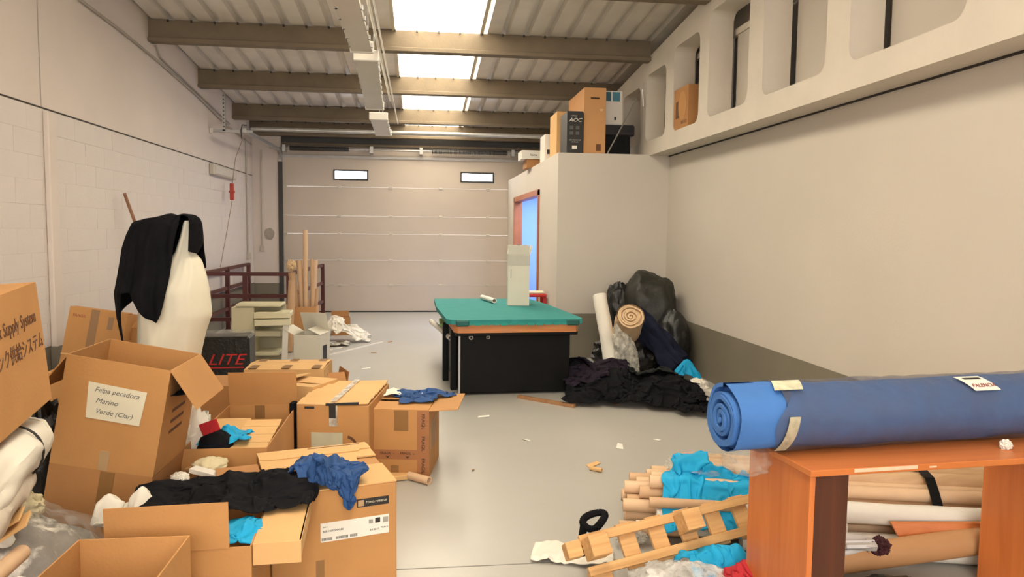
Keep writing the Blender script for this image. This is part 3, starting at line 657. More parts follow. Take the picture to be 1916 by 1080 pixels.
b = MB(); b.bar((2.68, 6.95, .04), (2.86, 5.4, .04), .07, .05); solo('white_batten', b, WHITE, 'long white batten on the floor along the right wall', 'batten')
b = MB(); b.bbox(1.36, 1.44, 7.05, 7.2, .0, .12, .01); solo('red_label_pot', b, mat('red_pot', (.45, .12, .1), .5, .5, 20), 'small red and white pack on the floor right of the table body', 'packet')
# ================================================================== boxes on the office roof
z = OZ+.001
o = carton('monitor_carton', 'black-fronted monitor box with white print, foremost on the office roof', TR(1.745, 8.90, z), .195, .42, .50, m=mat('black_print_card', (.016, .014, .012), .5), tape=False)
text('lettering', 'AOC', .062, onfront(.10, .40), WHITE, o, shear=.25, sx=1.15); text('lettering', 'STYLE', .026, onfront(.09, .45), GALV, o)
for i, (x, zq) in enumerate([(.055, .31), (.13, .31), (.055, .245), (.13, .245)]): part('icon', MB().box(x-.022, x+.022, -.0012, 0, zq-.02, zq+.02), mat('grey_icon', (.09, .085, .075), .6), o)
text('lettering', 'LED MONITOR\n21.5 inch', .022, onfront(.10, .15), GALV, o)
part('sticker', MB().box(.065, .125, -.0015, 0, .055, .095), WPAPER, o)
o = carton('tall_carton', 'tallest brown carton on the office roof, right of the black-fronted box', TR(1.955, 8.92, z), .27, .95, .79, m=mat('card_orange', (.56, .29, .12), .8, .05, 3), tape=False)
part('hand_hole', MB().box(.08, .19, -.0012, 0, .66, .68), INK, o); part('print_mark', MB().box(.155, .215, -.0012, 0, .04, .12), BINK, o); text('lettering', 'W', .04, onfront(.215, .53), PAPER, o)
carton('pale_carton', 'pale carton behind the black-fronted box on the office roof', TR(1.72, 9.45, z), .22, .5, .58, m=CARD2, tape=False)
o = carton('white_carton', 'white box with print at the left back of the office roof row', TR(1.66, 10.0, z), .24, .4, .36, m=WHITE, tape=False); part('print_mark', MB().box(.03, .15, -.001, 0, .1, .16), INK, o)
carton('brown_carton', 'low brown carton on the far edge of the office roof under the white box lid', TR(1.56, 11.02, z), .42, .4, .12, m=CARD3, tape=False)
o = carton('lid_carton', 'flat white box lying on the low brown carton on the office roof', TR(1.48, 11.0, z+.128), .50, .42, .12, m=WHITE, tape=False); text('lettering', 'hama', .05, onfront(.18, .06), INK, o)
o = carton('white_carton', 'white carton with teal top panel, right of the tallest brown carton', TR(2.25, 9.15, z+.39), .24, .5, .41, m=WHITE, tape=False)
part('teal_panel', MB().box(.005, .095, -.0015, 0, .29, .405), mat('teal_print', (.03, .12, .15), .5), o); part('teal_panel', MB().box(.115, .21, -.0015, 0, .29, .405), mat('teal_print2', (.06, .22, .28), .5), o); part('print_mark', MB().box(.14, .165, -.0015, 0, .06, .1), INK, o)
o = thing('black_crate', 'black plastic crate on the office roof under the white and teal carton', 'crate', TR(2.25, 9.1, z))
b = MB(); b.bbox(0, .34, 0, .4, .0, .26, .01); part('body', b, BLKLAM, o); b = MB(); b.bbox(-.01, .39, -.015, .42, .25, .385, .015); part('lid', b, mat('black_plastic', (.012, .012, .016), .3), o)
for k in range(4): part('rib', MB().box(.05+k*.07, .06+k*.07, -.006, 0, .02, .24), BLKLAM, o)
b = MB(); b.tube((2.24, 8.86, z+.005), (2.66, 9.1, z+.72), .008, 8); solo('metal_rod', b, GALV, 'thin grey metal rod leaning diagonally in front of the black crate', 'rod', smooth=True)
b = MB(); b.path([(2.72, 9.0, 3.38), (2.70, 9.0, 3.3), (2.72, 9.02, 3.1)], .008, 6); solo('hooked_wire', b, GALV, 'short grey hooked wire on the end of the white girder', 'wire')
# box in the girder opening
o = carton('printed_carton', 'brown box with dark screen print standing in an opening of the white girder', TR(2.76, 7.99, 2.662) @ RZ(-90), .44, .18, .43, m=CARD3, tape=False)
part('print_panel', MB().box(.06, .2, -.001, 0, .12, .3), BINK, o); b = MB(); b.T = TR(.26, -.001, .24) @ FRONT
b.prism([(.12*math.cos(t), .15*math.sin(t)) for t in [2*math.pi*k/20 for k in range(20)]], 0, .001); part('print_circle', b, CARD, o)
text('lettering', 'HD LED', .05, onfront(.32, .06), BINK, o)
# ================================================================== left side: far group
GT = 'cardboard tubes standing in the carton'
def tubes_far():
    a = at(550, 640, Y=9.7)
    carton('tube_carton', 'narrow brown carton holding upright cardboard tubes near the railing', TR(-1.60, 9.55, 0), .28, .28, .56, m=mat('card_orange', (.5, .25, .09), .8), flaps=dict(f=None, b=None, l=None, r=None), tape=False)
    L = [(571, 430, .0), (560, 487, -.05), (589, 487, .05), (583, 485, .02), (546, 510, -.08), (593, 540, .06), (552, 540, 0), (576, 560, .0)]
    names = ['tallest cardboard tube, rising far above the others in the tube carton', 'pale cardboard tube leaning left in the tube carton', 'cardboard tube leaning right at the right edge of the tube carton', 'thin cardboard tube between the tallest and the right leaning one', 'cardboard tube with a wrapped top at the left edge of the carton', 'short cardboard tube at the far right of the tube carton', 'short cardboard tube low between the left tubes of the carton', 'short stub of cardboard tube in the middle of the tube carton']
    for i, (u, v, dx) in enumerate(L):
        p = at(u, v, Y=9.68+.03*(i % 3)); simple_roll('cardboard_tube', names[i], p, (p.x-dx*1.2 if abs(dx) > .03 else p.x, 9.66+.05*(i % 3), .04), [.03, .036, .038, .02, .045, .028, .03, .03][i], [TUBEP, TUBEP, TUBEP, TUBEM, TUBEM, TUBEM, TUBEM, TUBEP][i], 'tube', 'tubes in the tall narrow carton', inner=[.02, .026, .03, .012, .035, .02, .02, .02][i])
    blob('crumpled_wrap', 'crumpled paper wrap capping the leftmost tube of the carton', BEIGEC, at(545, 497, Y=9.62), (.06, .06, .07), 'paper', amp=.25, seed=3)
tubes_far()
for i, (u, v, r) in enumerate([(547, 560, .045), (540, 590, .04)]):
    p = at(u, v, Y=9.5); simple_roll('cardboard_tube', ['cardboard tube standing outside, left of the tube carton', 'shorter tube leaning against the railing left of the tube carton'][i], (p.x, 9.5, .9-.3*i), (p.x-.04, 9.45, .01), r, TUBEM, 'tube', inner=r*.75)
# shelf pieces
CRM = mat('cream_enamel', (.66, .61, .42), .45, .03, 4)
o = thing('cream_shelf_unit', 'cream metal shelf unit standing on end before the red railing', 'shelf', TR(-1.95, 7.9, 0))
b = MB(); b.bbox(0, .23, 0, .3, .0, .73, .008); part('side_panel', b, CRM, o)
part('top_panel', MB().bbox(.05, .50, -.02, .28, .735, .765, .006), CRM, o)
part('shelf_board', MB().bbox(.23, .50, .0, .3, .42, .48, .006), CRM, o); part('shelf_board', MB().bbox(.23, .48, .0, .3, .22, .26, .006), CRM, o)
part('back_panel', MB().box(.23, .50, .28, .3, .0, .73), mat('cream_shade', (.50, .47, .34), .5), o)
for i, (x0, y0, zq, r_) in enumerate([(-1.70, 7.80, .63, 4), (-1.68, 7.72, .56, 10)]):
    o = thing('drawer_tray', ['upper cream drawer tray slid out of the shelf unit', 'lower cream drawer tray slid out of the shelf unit'][i], 'tray', TR(x0, y0, zq) @ RZ(r_))
    part('tray', MB().bbox(0, .36, 0, .3, 0, .05, .008), CRM, o); part('front_lip', MB().bbox(.0, .36, -.015, 0, -.005, .058, .004), CRM, o)
b = MB(); b.T = TR(-1.44, 7.78, 0) @ RY(3); b.bbox(0, .06, 0, .02, .0, .56, .004); solo('white_strip', b, WHITE, 'narrow white upright strip leaning on the cream shelf unit', 'strip')
# black crumpled printed box
o = thing('black_printed_case', 'black crumpled case with red lettering between the white drape and cream shelf', 'case', TR(-1.99, 6.85, 0) @ RZ(2))
blk = MB(); N_ = 14; vs = []
b = MB(); b.bbox(0, .45, 0, .3, .0, .57, .02); part('body', b, mat('black_scuffed', (.012, .012, .011), .35, .3, 18, .9, bscale=25, wear=((.06, .055, .045), .6, 14)), o)
part('film_top', MB().bbox(-.005, .455, -.005, .305, .565, .595, .008), clear('case_film', (.5, .48, .44), .25, .2), o)
text('lettering', 'LITE', .14, onfront(.24, .36, -.003), mat('red_print', (.55, .02, .02), .5), o, shear=.35, sx=1.2)
part('underline', MB().box(.0, .40, -.003, 0, .285, .295), MATS['red_print'], o)
# small white open carton
M, w_ = boxM((540, 625), (592, 640), .50, .50)
a = at(540, 618, Y=7.9); o = carton('white_open_carton', 'white carton with its lid flaps half open, beside the heap of white cloth', TR(-1.30, 7.75, 0) @ RZ(-12), .28, .30, .46, m=mat('white_card', (.6, .56, .46), .7), flaps=dict(b=60, l=150, f=None, r=25), fl=.24, tape=False)
part('print_mark', MB().box(.281, .2815, .08, .2, .18, .34), INK, o)
# white heap by door
hw = bumps([(-1.15, 10.3, .22, .2, .28), (-.95, 10.5, .2, .2, .18)])
cloth('white_rag', 'white crumpled cloth at the right of the heap by the garage door', WHITEC, -.98, 10.35, .95, .8, hw, .55, n=50, amp=.09, seed=4, cat='cloth')
cloth('white_rag', 'white crumpled cloth on top of the heap behind the white open carton', WHITEC, -1.25, 10.25, .75, .7, hw, .55, n=44, amp=.10, seed=9, th=.06, cat='cloth')
cloth('grey_rag', 'greyish patterned rag along the front edge of the white heap', mat('grey_pattern', (.4, .38, .33), .8, .5, 30), -1.1, 10.0, .6, .35, hz, .6, n=36, amp=.06, seed=12, cat='cloth')
carton('small_carton', 'small brown carton behind the white cloth heap', TR(-1.28, 10.9, 0) @ RZ(10), .26, .2, .26, m=CARD3, tape=False, flaps=dict(f=None, b=100, l=None, r=None), fl=.08)
b = MB(); b.bar(at(602, 668, Z=.006), at(716, 640, Z=.006), .03, .012); solo('white_floor_strip', b, WHITE, 'long thin white strip on the floor in front of the white cloth heap', 'strip')
b = MB(); b.bar(at(598, 660, Z=.006), at(640, 650, Z=.006), .02, .01); solo('white_floor_strip', b, WHITE, 'short white strip lying left beside the long thin one on the floor', 'strip')
# ================================================================== draped white form
def drape():
    base = Vector((-1.86, 5.6, 0)); o = thing('white_fabric_drape', 'tall cream fabric standing in a cone, under a black cloth', 'fabric', TR(*base))
    def conv(T):
        r = []
        for v, l, rr in T:
            a = at(l, v, Y=5.6); c = at(rr, v, Y=5.6); r.append((a.z, a.x, c.x))
        return r
    WT = conv([(413, 345, 360), (417, 343, 361), (440, 338, 362), (472, 328, 365), (486, 318, 377), (516, 300, 386), (545, 268, 391), (589, 260, 395), (623, 259, 384), (665, 258, 375), (788, 262, 372)])
    BT = conv([(397, 312, 348), (401, 285, 364), (408, 262, 374), (418, 248, 378), (440, 238, 380), (466, 230, 381), (510, 224, 388), (548, 219, 392), (590, 224, 395), (670, 238, 397)])
    def ev(T, z):
        if z >= T[0][0]: return T[0][1:]
        for (z0, a0, b0), (z1, a1, b1) in zip(T[:-1], T[1:]):
            if z >= z1: t = (z0-z)/(z0-z1); return a0+(a1-a0)*t, b0+(b1-b0)*t
        return T[-1][1:]
    n = 96; rows = 70; vs = []; z1 = WT[0][0]
    for j in range(rows+1):
        z = z1*j/rows; l, r = ev(WT, z); c = (l+r)/2; a = (r-l)/2
        for i in range(n):
            t = 2*math.pi*i/n; st = abs(math.sin(t)); f = .08*math.sin(3*t+z*2.5)+.03*math.sin(8*t-z*4+1)+.012*math.sin(17*t+z*4)+.22*noise.noise(Vector((math.cos(t)*1.8, math.sin(t)*1.8, z*2.2)))
            vs.append((c+math.cos(t)*a*(1+.06*f), 5.6+math.sin(t)*a*.85*(1+f*1.3*st), z))
    b = MB(); b.add(vs, [(j*n+i, j*n+(i+1) % n, (j+1)*n+(i+1) % n, (j+1)*n+i) for j in range(rows) for i in range(n)]+[tuple(range(rows*n, rows*n+n))]); part('draped_sheet', b, CREAMC, o, smooth=True, world=True)
    HM = [(318, 468), (335, 474), (350, 462), (360, 450), (380, 500), (440, 520), (500, 560), (535, 583), (550, 592), (562, 612), (566, 655), (578, 660), (585, 545), (598, 543), (608, 554), (616, 574), (624, 586), (634, 596), (641, 582), (646, 552), (651, 500), (657, 430), (659, 418)]
    def hem(t):
        for (a, p), (c, q) in zip(HM[:-1], HM[1:]):
            if t <= c: return p+(q-p)*(t-a)/(c-a)
        return HM[-1][1]
    nu, nv = 230, 56; vs = []; zt_ = BT[0][0]; cx0 = sum(BT[0][1:])/2
    for i in range(nu+1):
        td_ = 318+(659-318)*i/nu; t = math.radians(td_); zh = at(300, hem(td_), Y=5.6).z
        for j in range(nv+1):
            f = j/nv; k = min(1, f/.12)
            z = zt_+(zh-zt_)*max(0, (f-.0))**1.15; l, r = ev(BT, z); c = (l+r)/2; a = (r-l)/2; wl, wr_ = ev(WT, z); wb = (wr_-wl)/2*.85
            dp = zt_-z; fo = .055*math.sin(7*t+1.2*z)+.05*math.sin(12*t-2.5*z+1)+.03*math.sin(23*t+3*z); fo *= min(1, dp*5)
            yb = max(a*.62, wb+.05+.03*min(1, dp*3)); q = .25+.75*k if f < .12 else 1
            x = (c+math.cos(t)*a)*q+cx0*(1-q); y = math.sin(t)*yb*(1+fo*1.3)*q
            vs.append((x+.015*fo*math.cos(t), 5.6+y, z+.012*noise.noise(Vector((x*6, y*6, 1)))-(.02*math.exp(-((x-at(331, 400, Y=5.6).x)/.03)**2) if f < .2 else 0)))
    b = MB(); m_ = nv+1; b.add(vs, [(i*m_+j, i*m_+j+1, (i+1)*m_+j+1, (i+1)*m_+j) for i in range(nu) for j in range(nv)])
    b.add([vs[i*m_] for i in range(nu+1)], [tuple(range(nu+1))])
    q = solo('black_cloth', b, BLACKC, 'large black cloth draped over the top and left of the tall cream fabric', 'cloth', smooth=True)
    md = q.modifiers.new('s', 'SOLIDIFY'); md.thickness = .006
drape()
# ================================================================== boxes by the left wall
o = carton('marked_carton', 'leaning brown carton with a dark hand symbol, against the left wall', TR(-2.86, 6.0, .02) @ RZ(4) @ RY(9) @ RX(-8), .42, .3, .92, m=CARD, tape=False, flaps=dict(f=3, b=0, l=-2, r=-2))
part('tape', MB().box(.16, .22, -.0015, 0, .56, .922), TAPE, o); part('tape', MB().box(.29, .33, -.0015, 0, .78, .88), TAPE, o)
part('tear_edge', MB().bbox(-.002, .43, -.006, 0, .545, .56, .002), CARD2, o)
part('print_panel', MB().box(.11, .28, -.0015, 0, .33, .53), BINK, o)
b = MB(); b.T = TR(.195, -.0022, .43) @ FRONT
st = [(.07*math.cos(math.pi/2+k*math.pi/4)*(1 if k % 2 == 0 else .45), .085*math.sin(math.pi/2+k*math.pi/4)*(1 if k % 2 == 0 else .45)) for k in range(8)]
b.prism(st, 0, .001); part('print_mark', b, CARD2, o)
text('lettering', 'FRAGIL', .03, onfront(.08, .86), mat('red_brown_ink', (.3, .06, .04), .7), o)
carton('low_carton', 'brown carton tucked right behind the marked leaning one', TR(-2.52, 6.35, 0) @ RZ(-8), .40, .35, .72, m=CARD, flaps=dict(f=30, b=0, l=-2, r=20), tape=False)
carton('half_hidden_carton', 'pale carton low beside the pilaster, mostly behind the tall lettered box', TR(-2.93, 4.9, 0), .3, .4, .62, m=CARD2, tape=False)
# ================================================================== big lettered box at left edge
def inkbox():
    P = at(97, 745, Y=2.75)
    d = RW @ np.array([(565-958)/F, -(338-540)/F, -1.]); xa = Vector(d).normalized()
    T = min((at(67, 530, Y=2.2+.01*k) for k in range(140)), key=lambda q: abs((q-P).dot(xa)))
    za = (T-P); za = (za-xa*za.dot(xa)); h = za.length; za.normalize(); ya = za.cross(xa)      # y axis points away from the viewer/left
    w_ = .62; org = P-xa*w_
    M = Matrix([[xa.x, ya.x, za.x, org.x], [xa.y, ya.y, za.y, org.y], [xa.z, ya.z, za.z, org.z], [0, 0, 0, 1]])
    o = carton('lettered_carton', 'big brown carton with black two-line lettering at the left edge of the picture', M, w_, .40, h, m=CARD, tape=False)
    text('lettering', 'Ink Supply System', .062, onfront(.39, h-.105), BINK, o, sx=.8); text('lettering', 'インク供給システム', .062, onfront(.385, h-.195), BINK, o, sx=.8)
    return o
inkbox()
# note box and the one beneath
M = TR(*at(92, 866, Y=3.3)) @ RY(10.5); w_, h_, d_ = .425, .475, .44
o = carton('note_carton', 'large tilted open carton with a handwritten note taped on its front', M, w_, d_, h_, m=CARD, flaps=dict(r=228, l=240, b=None, f=None), fl=.2, tape=False)
nt = part('paper_note', MB().add([(.105, -.002, .375), (.115, -.002, .22), (.335, -.002, .215), (.345, -.002, .365), (.105, -.004, .375), (.115, -.004, .22), (.335, -.004, .215), (.345, -.004, .365)], [(4, 5, 6, 7), (0, 3, 2, 1), (0, 1, 5, 4), (1, 2, 6, 5), (2, 3, 7, 6), (3, 0, 4, 7)]), PAPER, o)
text('handwriting', 'Felpa pecadora', .030, onfront(.225, .343, -.0045, -2), mat('pen_grey', (.12, .12, .12), .8), nt, shear=.3, ext=.0003); text('handwriting', 'Marino', .032, onfront(.19, .298, -.0045, -2), MATS['pen_grey'], nt, shear=.3, ext=.0003); text('handwriting', 'Verde (Clar)', .030, onfront(.225, .252, -.0045, -2), MATS['pen_grey'], nt, shear=.3, ext=.0003)
part('tape_end', MB().box(.195, .235, -.0015, 0, .0, .085), TAPEC, o)
for k in range(3): part('print_mark', MB().box(w_, w_+.001, .12, .3, .26-k*.05, .275-k*.05), BINK, o)
cloth('black_folded_cloth', 'black cloth folded inside the open carton with the note', BLACKC, -1.15, 3.50, .30, .30, slabs([], .80), .95, n=24, wr=.01, amp=.012, seed=3, cat='cloth', rot=0)
M2 = M @ TR(.0, .0, -.475)
o = carton('supporting_carton', 'brown carton under the tilted one with the note, dark tape down its front', M2, w_+.0, d_-.0, .47, m=CARD3, flaps=dict(f=0, b=0, l=None, r=None), tape=False)
part('tape', MB().box(.21, .27, -.0015, 0, .28, .47), TAPE, o); part('paper_label', MB().box(.10, .22, -.002, 0, .05, .16), CARD2, o)
b = MB(); b.T = M2; b.box(.0, .28, .05, .40, -.06, -.004); solo('flattened_carton', b, CARD3, 'flattened brown carton wedged under the left of the supporting carton', 'box')
blob('black_sack', 'black sack in the gap between the lettered box and the carton with the note', BAGB, (-1.72, 3.5, .36), (.17, .2, .42), amp=.2, seed=8, flat=0.)
carton('rear_carton', 'brown carton behind the black sack, seen left of the carton with the note', TR(-1.9, 3.95, 0), .5, .4, .80, m=CARD, tape=False)
# wrapped rolls at left edge
G = 'white wrapped rolls at the left edge'
o = spiral_roll('wrapped_roll', 'thick white plastic-wrapped roll pointing up at the left edge', at(55, 815, Y=2.75), at(-70, 960, Y=2.0), .075, WHITEC, turns=3, seed=2, wob=.007)
q = MB()
p0 = at(20, 850, Y=2.52)
dd = (at(-70, 960, Y=2.0)-at(55, 815, Y=2.75)).normalized(); a_ = dd.orthogonal().normalized(); c_ = dd.cross(a_); pts = [p0+(a_*math.cos(t)+c_*math.sin(t))*.092 for t in [2*math.pi*k/24 for k in range(25)]]; q.path(pts, .004, 6)
part('strap', q, INK, o, world=True)
simple_roll('wrapped_roll', 'second white wrapped roll, behind the thick one at the left edge', at(30, 770, Y=2.95), at(-90, 850, Y=2.3), .055, WHITEC, wob=.05, seed=4)
simple_roll('wrapped_roll', 'dirty pale wrapped roll below the thick white one at the left edge', at(30, 900, Y=2.55), at(-60, 1010, Y=1.95), .06, mat('dirty_white', (.55, .48, .40), .7, .15, 6, .2), wob=.15, seed=6)
cloth('teal_cloth', 'dark teal cloth hanging between the white rolls and the supporting carton', mat('teal_fabric', (.005, .13, .24), .8), -1.68, 3.0, .4, .5, slabs([(-1.9, -1.55, 2.7, 3.3, .38)]), .6, n=30, amp=.05, seed=21, cat='cloth', z0=.3, drop=.6)
blob('dark_sack', 'dark navy sack low at the left edge under the white rolls', NAVYC, (-1.78, 2.85, .16), (.18, .2, .30), amp=.2, seed=12, flat=0.)
b = MB(); b.T = TR(*at(10, 1010, Y=2.2)) @ RZ(20) @ RY(-30); b.box(-.15, .06, 0, .12, 0, .008); b.box(-.13, .05, .02, .14, .02, .026); solo('cardboard_scrap', b, CARD2, 'loose orange cardboard scraps at the lower left edge of the picture', 'cardboard')
blob('paper_bundle', 'pale crumpled paper bundle between the cardboard scraps and the supporting carton', mat('cream_paper', (.6, .52, .33), .8), at(50, 950, Y=2.65), (.05, .05, .05), 'paper', amp=.25, seed=15)
simple_roll('cardboard_tube', 'wide beige cardboard tube slanting along the bottom left corner', at(40, 1035, Y=2.3), at(-80, 1140, Y=1.8), .024, TUBEP, 'tube', inner=.02)
# clear bag of scraps
o = thing('clear_scrap_bag', 'large clear plastic bag full of grey and white scraps at the bottom left', 'bag', TR(-1.15, 2.4, 0))
cB = Vector((-1.36, 2.56, .26)); tl = RY(-22).to_3x3()
blob('bag_film', None, clear('scrap_bag_film', (.75, .72, .68), .10, .12), cB, (.35, .27, .37), amp=.12, seed=3, flat=0., tilt=tl, parent=o)
blob('scrap_fill', None, mat('grey_scrap', (.20, .175, .15), .7, .25, 9, .4, wear=((.82, .76, .68), .50, 4.5)), cB-Vector((0, 0, .02)), (.32, .245, .34), amp=.12, seed=3, flat=0.01, tilt=tl, parent=o)
for k in range(16):
    a_ = -1.9+random.uniform(-1.0, 1.3); e_ = random.uniform(.1, 1.25); d_ = Vector((math.cos(a_)*math.cos(e_), math.sin(a_)*math.cos(e_), math.sin(e_)))
    q_ = cB+tl @ Vector((d_.x*.325, d_.y*.25, d_.z*.345)); R_ = d_.to_track_quat('Z', 'Y').to_matrix() @ Matrix.Rotation(random.random()*3, 3, 'Z')
    blob('white_scrap', None, WPAPER, q_, (random.uniform(.025, .07), random.uniform(.012, .03), .012), amp=.35, freq=2.2, seed=40+k, nu=14, nv=9, tilt=R_, parent=o)
p = at(222, 915, Y=2.95); cloth('white_rag', 'white rag at the top of the large clear bag', WHITEC, p.x+.02, p.y, .40, .30, bumps([(p.x-.04, p.y, .09, .10, .50), (p.x+.08, p.y+.02, .10, .10, .52)]), .6, wr=.03, wf=6, n=26, amp=.04, seed=6, cat='cloth')
# ================================================================== big box with label
M, w_ = boxM((500, 925), (742, 895), .46, .46)
w_ = .53; a = at(742, 895, Z=.46); yaw = math.radians(17); org = a-Vector((math.cos(yaw), math.sin(yaw), 0))*w_; M = TR(org.x, org.y, 0) @ Matrix.Rotation(yaw, 4, 'Z'); D_ = .62
BM = M
o = thing('labelled_carton', 'large brown carton with black badge and white shipping label, blue shirt on top', 'box', M)
b = MB(); b.bbox(0, w_, 0, D_, 0, .445, .004); part('body', b, CARD, o)
b = MB(); b.prism([(0, 0), (w_, 0), (w_, D_*.42), (w_*.68, D_*.42), (w_*.66, D_*.36), (w_*.33, D_*.36), (w_*.30, D_*.42), (0, D_*.42)], .446, .452); part('flap', b, CARD2, o)
b = MB(); b.prism([(0, D_), (0, D_*.56), (w_*.18, D_*.56), (w_*.20, D_*.48), (w_*.80, D_*.48), (w_*.82, D_*.62), (w_, D_*.62), (w_, D_)], .449, .456); part('flap', b, CARD2, o)
b = MB(); b.prism([(0, D_*.93), (0, D_*.80), (w_*.10, D_*.76), (w_*.88, D_*.76), (w_*.9, D_*.80), (w_, D_*.80), (w_, D_*.93)], .457, .461); part('flap', b, CARD2, o)
part('side_panel', MB().box(-.19, -.005, D_*.45, D_*.8, .28, .44), CARD3, o)
b = MB(); b.box(w_*.45, w_*.93, D_*.955, D_*.965, .456, .458); part('perforation', b, BINK, o)
part('badge', MB().box(w_-.175, w_-.035, -.0015, 0, .352, .388), INK, o); text('lettering', 'TONO MAKE UP', .0125, onfront(w_-.09, .370, -.002), PAPER, o); part('badge_icon', MB().box(w_-.17, w_-.145, -.002, 0, .357, .383), TAPEC, o)
lb = part('shipping_label', MB().box(w_-.33, w_-.035, -.0015, 0, .222, .305), WPAPER, o)
for k, (x, wd) in enumerate([(.325, .045), (.265, .055), (.205, .035)]):
    q = MB()
    for j in range(int(wd/.004)): q.box(w_-x+j*.004, w_-x+j*.004+.0022, -.0022, -.0015, .228, .24)
    part('barcode', q, INK, lb, kind='stuff')
text('lettering', 'REF: 1500 SHARED', .011, onfront(w_-.32, .268, -.002), INK, lb, align='LEFT'); text('lettering', 'Lot n', .009, onfront(w_-.32, .288, -.002), INK, lb, align='LEFT')
for x, zq, r_ in ((.115, .283, .009), (.085, .285, .011), (.05, .283, .012)): part('icon', MB().box(w_-x-r_, w_-x+r_, -.0022, -.0015, zq-r_, zq+r_), INK if x == .085 else GALV, lb)
text('lettering', '3M 2017', .011, onfront(w_-.10, .245, -.002), INK, lb); text('lettering', 'Made in', .010, onfront(w_-.055, .25, -.002), INK, lb)
part('tape', MB().box(.18, .215, -.0015, 0, .0, .145), TAPE, o)
top = .462
def hb(x, y):
    c, s = math.cos(-yaw), math.sin(-yaw); X_ = (x-org.x)*c-(y-org.y)*s; Y_ = (x-org.x)*s+(y-org.y)*c
    return np.where((X_ > 0) & (X_ < w_) & (Y_ > 0) & (Y_ < D_), top, np.where((X_ > -.5) & (X_ <= 0) & (Y_ > -.3) & (Y_ < D_*.6), .44, 0.))
p = at(612, 892, Z=.48)
def hbs(x, y): return hb(x, y)+np.where(hb(x, y) > .45, .07*np.exp(-((x-p.x)/.12)**2-((y-p.y-.03)/.13)**2), 0)
cloth('blue_shirt', 'blue shirt crumpled on the top front edge of the large labelled carton', BLUEC, p.x-.005, p.y+.0, .50, .68, hbs, .56, rot=.45, n=60, amp=.05, seed=11, steps=80, wr=.035, wf=3.2)
# D: open box with black garment
zD = .47; nl = at(170, 1031, Z=zD); nr = at(470, 1012, Z=zD); yD = math.atan2(nr.y-nl.y, nr.x-nl.x); wD = (nr-nl).length; hD = .45; dD = .46
MD = TR(nl.x, nl.y, zD-hD) @ Matrix.Rotation(yD, 4, 'Z')
o = carton('open_garment_carton', 'open brown carton full of black and cyan clothes, front flap up', TR(0, 0, -.02) @ MD, wD, dD, hD, m=CARD, flaps=dict(b=None, l=None), fl=.125, tape=False)
b = MB(); b.T = TR(0, 0, hD) @ RX(93); b.box(.045, wD*.86, 0, .165, 0, .005); part('flap', b, CARD, o)
T = TR(wD, 0, hD)
b = MB(); b.T = T; b.bbox(.002, .165, .02, dD-.02, -.004, .004, .001); part('flap', b, CARD2, o)
b = MB(); b.T = T; b.bbox(.158, .166, .02, dD-.02, -.055, .004, .001); b.bbox(.002, .166, .012, .02, -.075, .004, .001); part('flap_lip', b, CARD2, o)
def hD_(x, y):
    c, s = math.cos(-yD), math.sin(-yD); X_ = (x-nl.x)*c-(y-nl.y)*s; Y_ = (x-nl.x)*s+(y-nl.y)*c
    h = np.where((X_ > -.02) & (X_ < wD+.17) & (Y_ > .03) & (Y_ < dD+.25), .455, 0.)
    return np.maximum(h, np.maximum(hb(x, y), 0))
p = at(425, 940, Z=.5); cloth('black_garment', 'long black garment spread over the open carton and large labelled carton', BLACKC, p.x-.03, p.y+.14, .92, .60, hD_, .72, rot=.24, n=66, amp=.05, seed=14, steps=80, wr=.03, wf=2.6)
p = at(466, 985, Z=.47); cloth('cyan_garment', 'cyan garment peeping from under the black one in the open carton', CYANC, p.x-.04, p.y+.03, .24, .26, bumps([], .425), .7, n=26, amp=.03, seed=5, steps=50)
# E: nearest open box
zE = .565; a = at(147, 1010, Z=zE); c = at(352, 1007, Z=zE); o = carton('nearest_open_carton', 'nearest empty open carton at the bottom edge of the picture', TR(a.x, a.y-.42, 0.0), c.x-a.x, .42, zE, m=CARD, flaps=dict(f=None, b=None, l=None, r=None), tape=False)
# A
yA = 4.5; o = carton('flapped_carton', 'open carton with tall back flap raised behind the labelled one', TR(-1.17, 3.73, 0) @ RZ(0), .41, .92, .46, m=CARD, flaps=dict(b=82, l=None, r=None, f=None), fl=.21, tape=False)
part('tape_end', MB().box(.155, .215, (.9125), .9145, .38, .46), TAPE, o)
for k in range(4):
    b = MB(); b.T = TR(.20, .05+k*.12, .425+k*.010) @ RX(8); b.bbox(0, .19, 0, .10, 0, .006, .002); part('cardboard_slat', b, CARD2, o)
b = MB(); b.T = TR(.006, .42, .40) @ RX(12); b.box(0, .19, 0, .22, 0, .006); part('inner_flap', b, CARD2, o)
cloth('cyan_cloth', 'cyan cloth tucked into the open carton with the tall back flap', CYANC, -1.00, 3.95, .30, .40, bumps([(-1.00, 3.95, .12, .14, .50)], .45), .6, n=32, amp=.03, seed=7, cat='cloth')
blob('black_padded_case', 'rounded black padded case left of the cyan cloth', BLACKC, at(404, 834, Y=3.86)+Vector((0, 0, -.02)), (.09, .10, .10), 'case', amp=.08, seed=4)
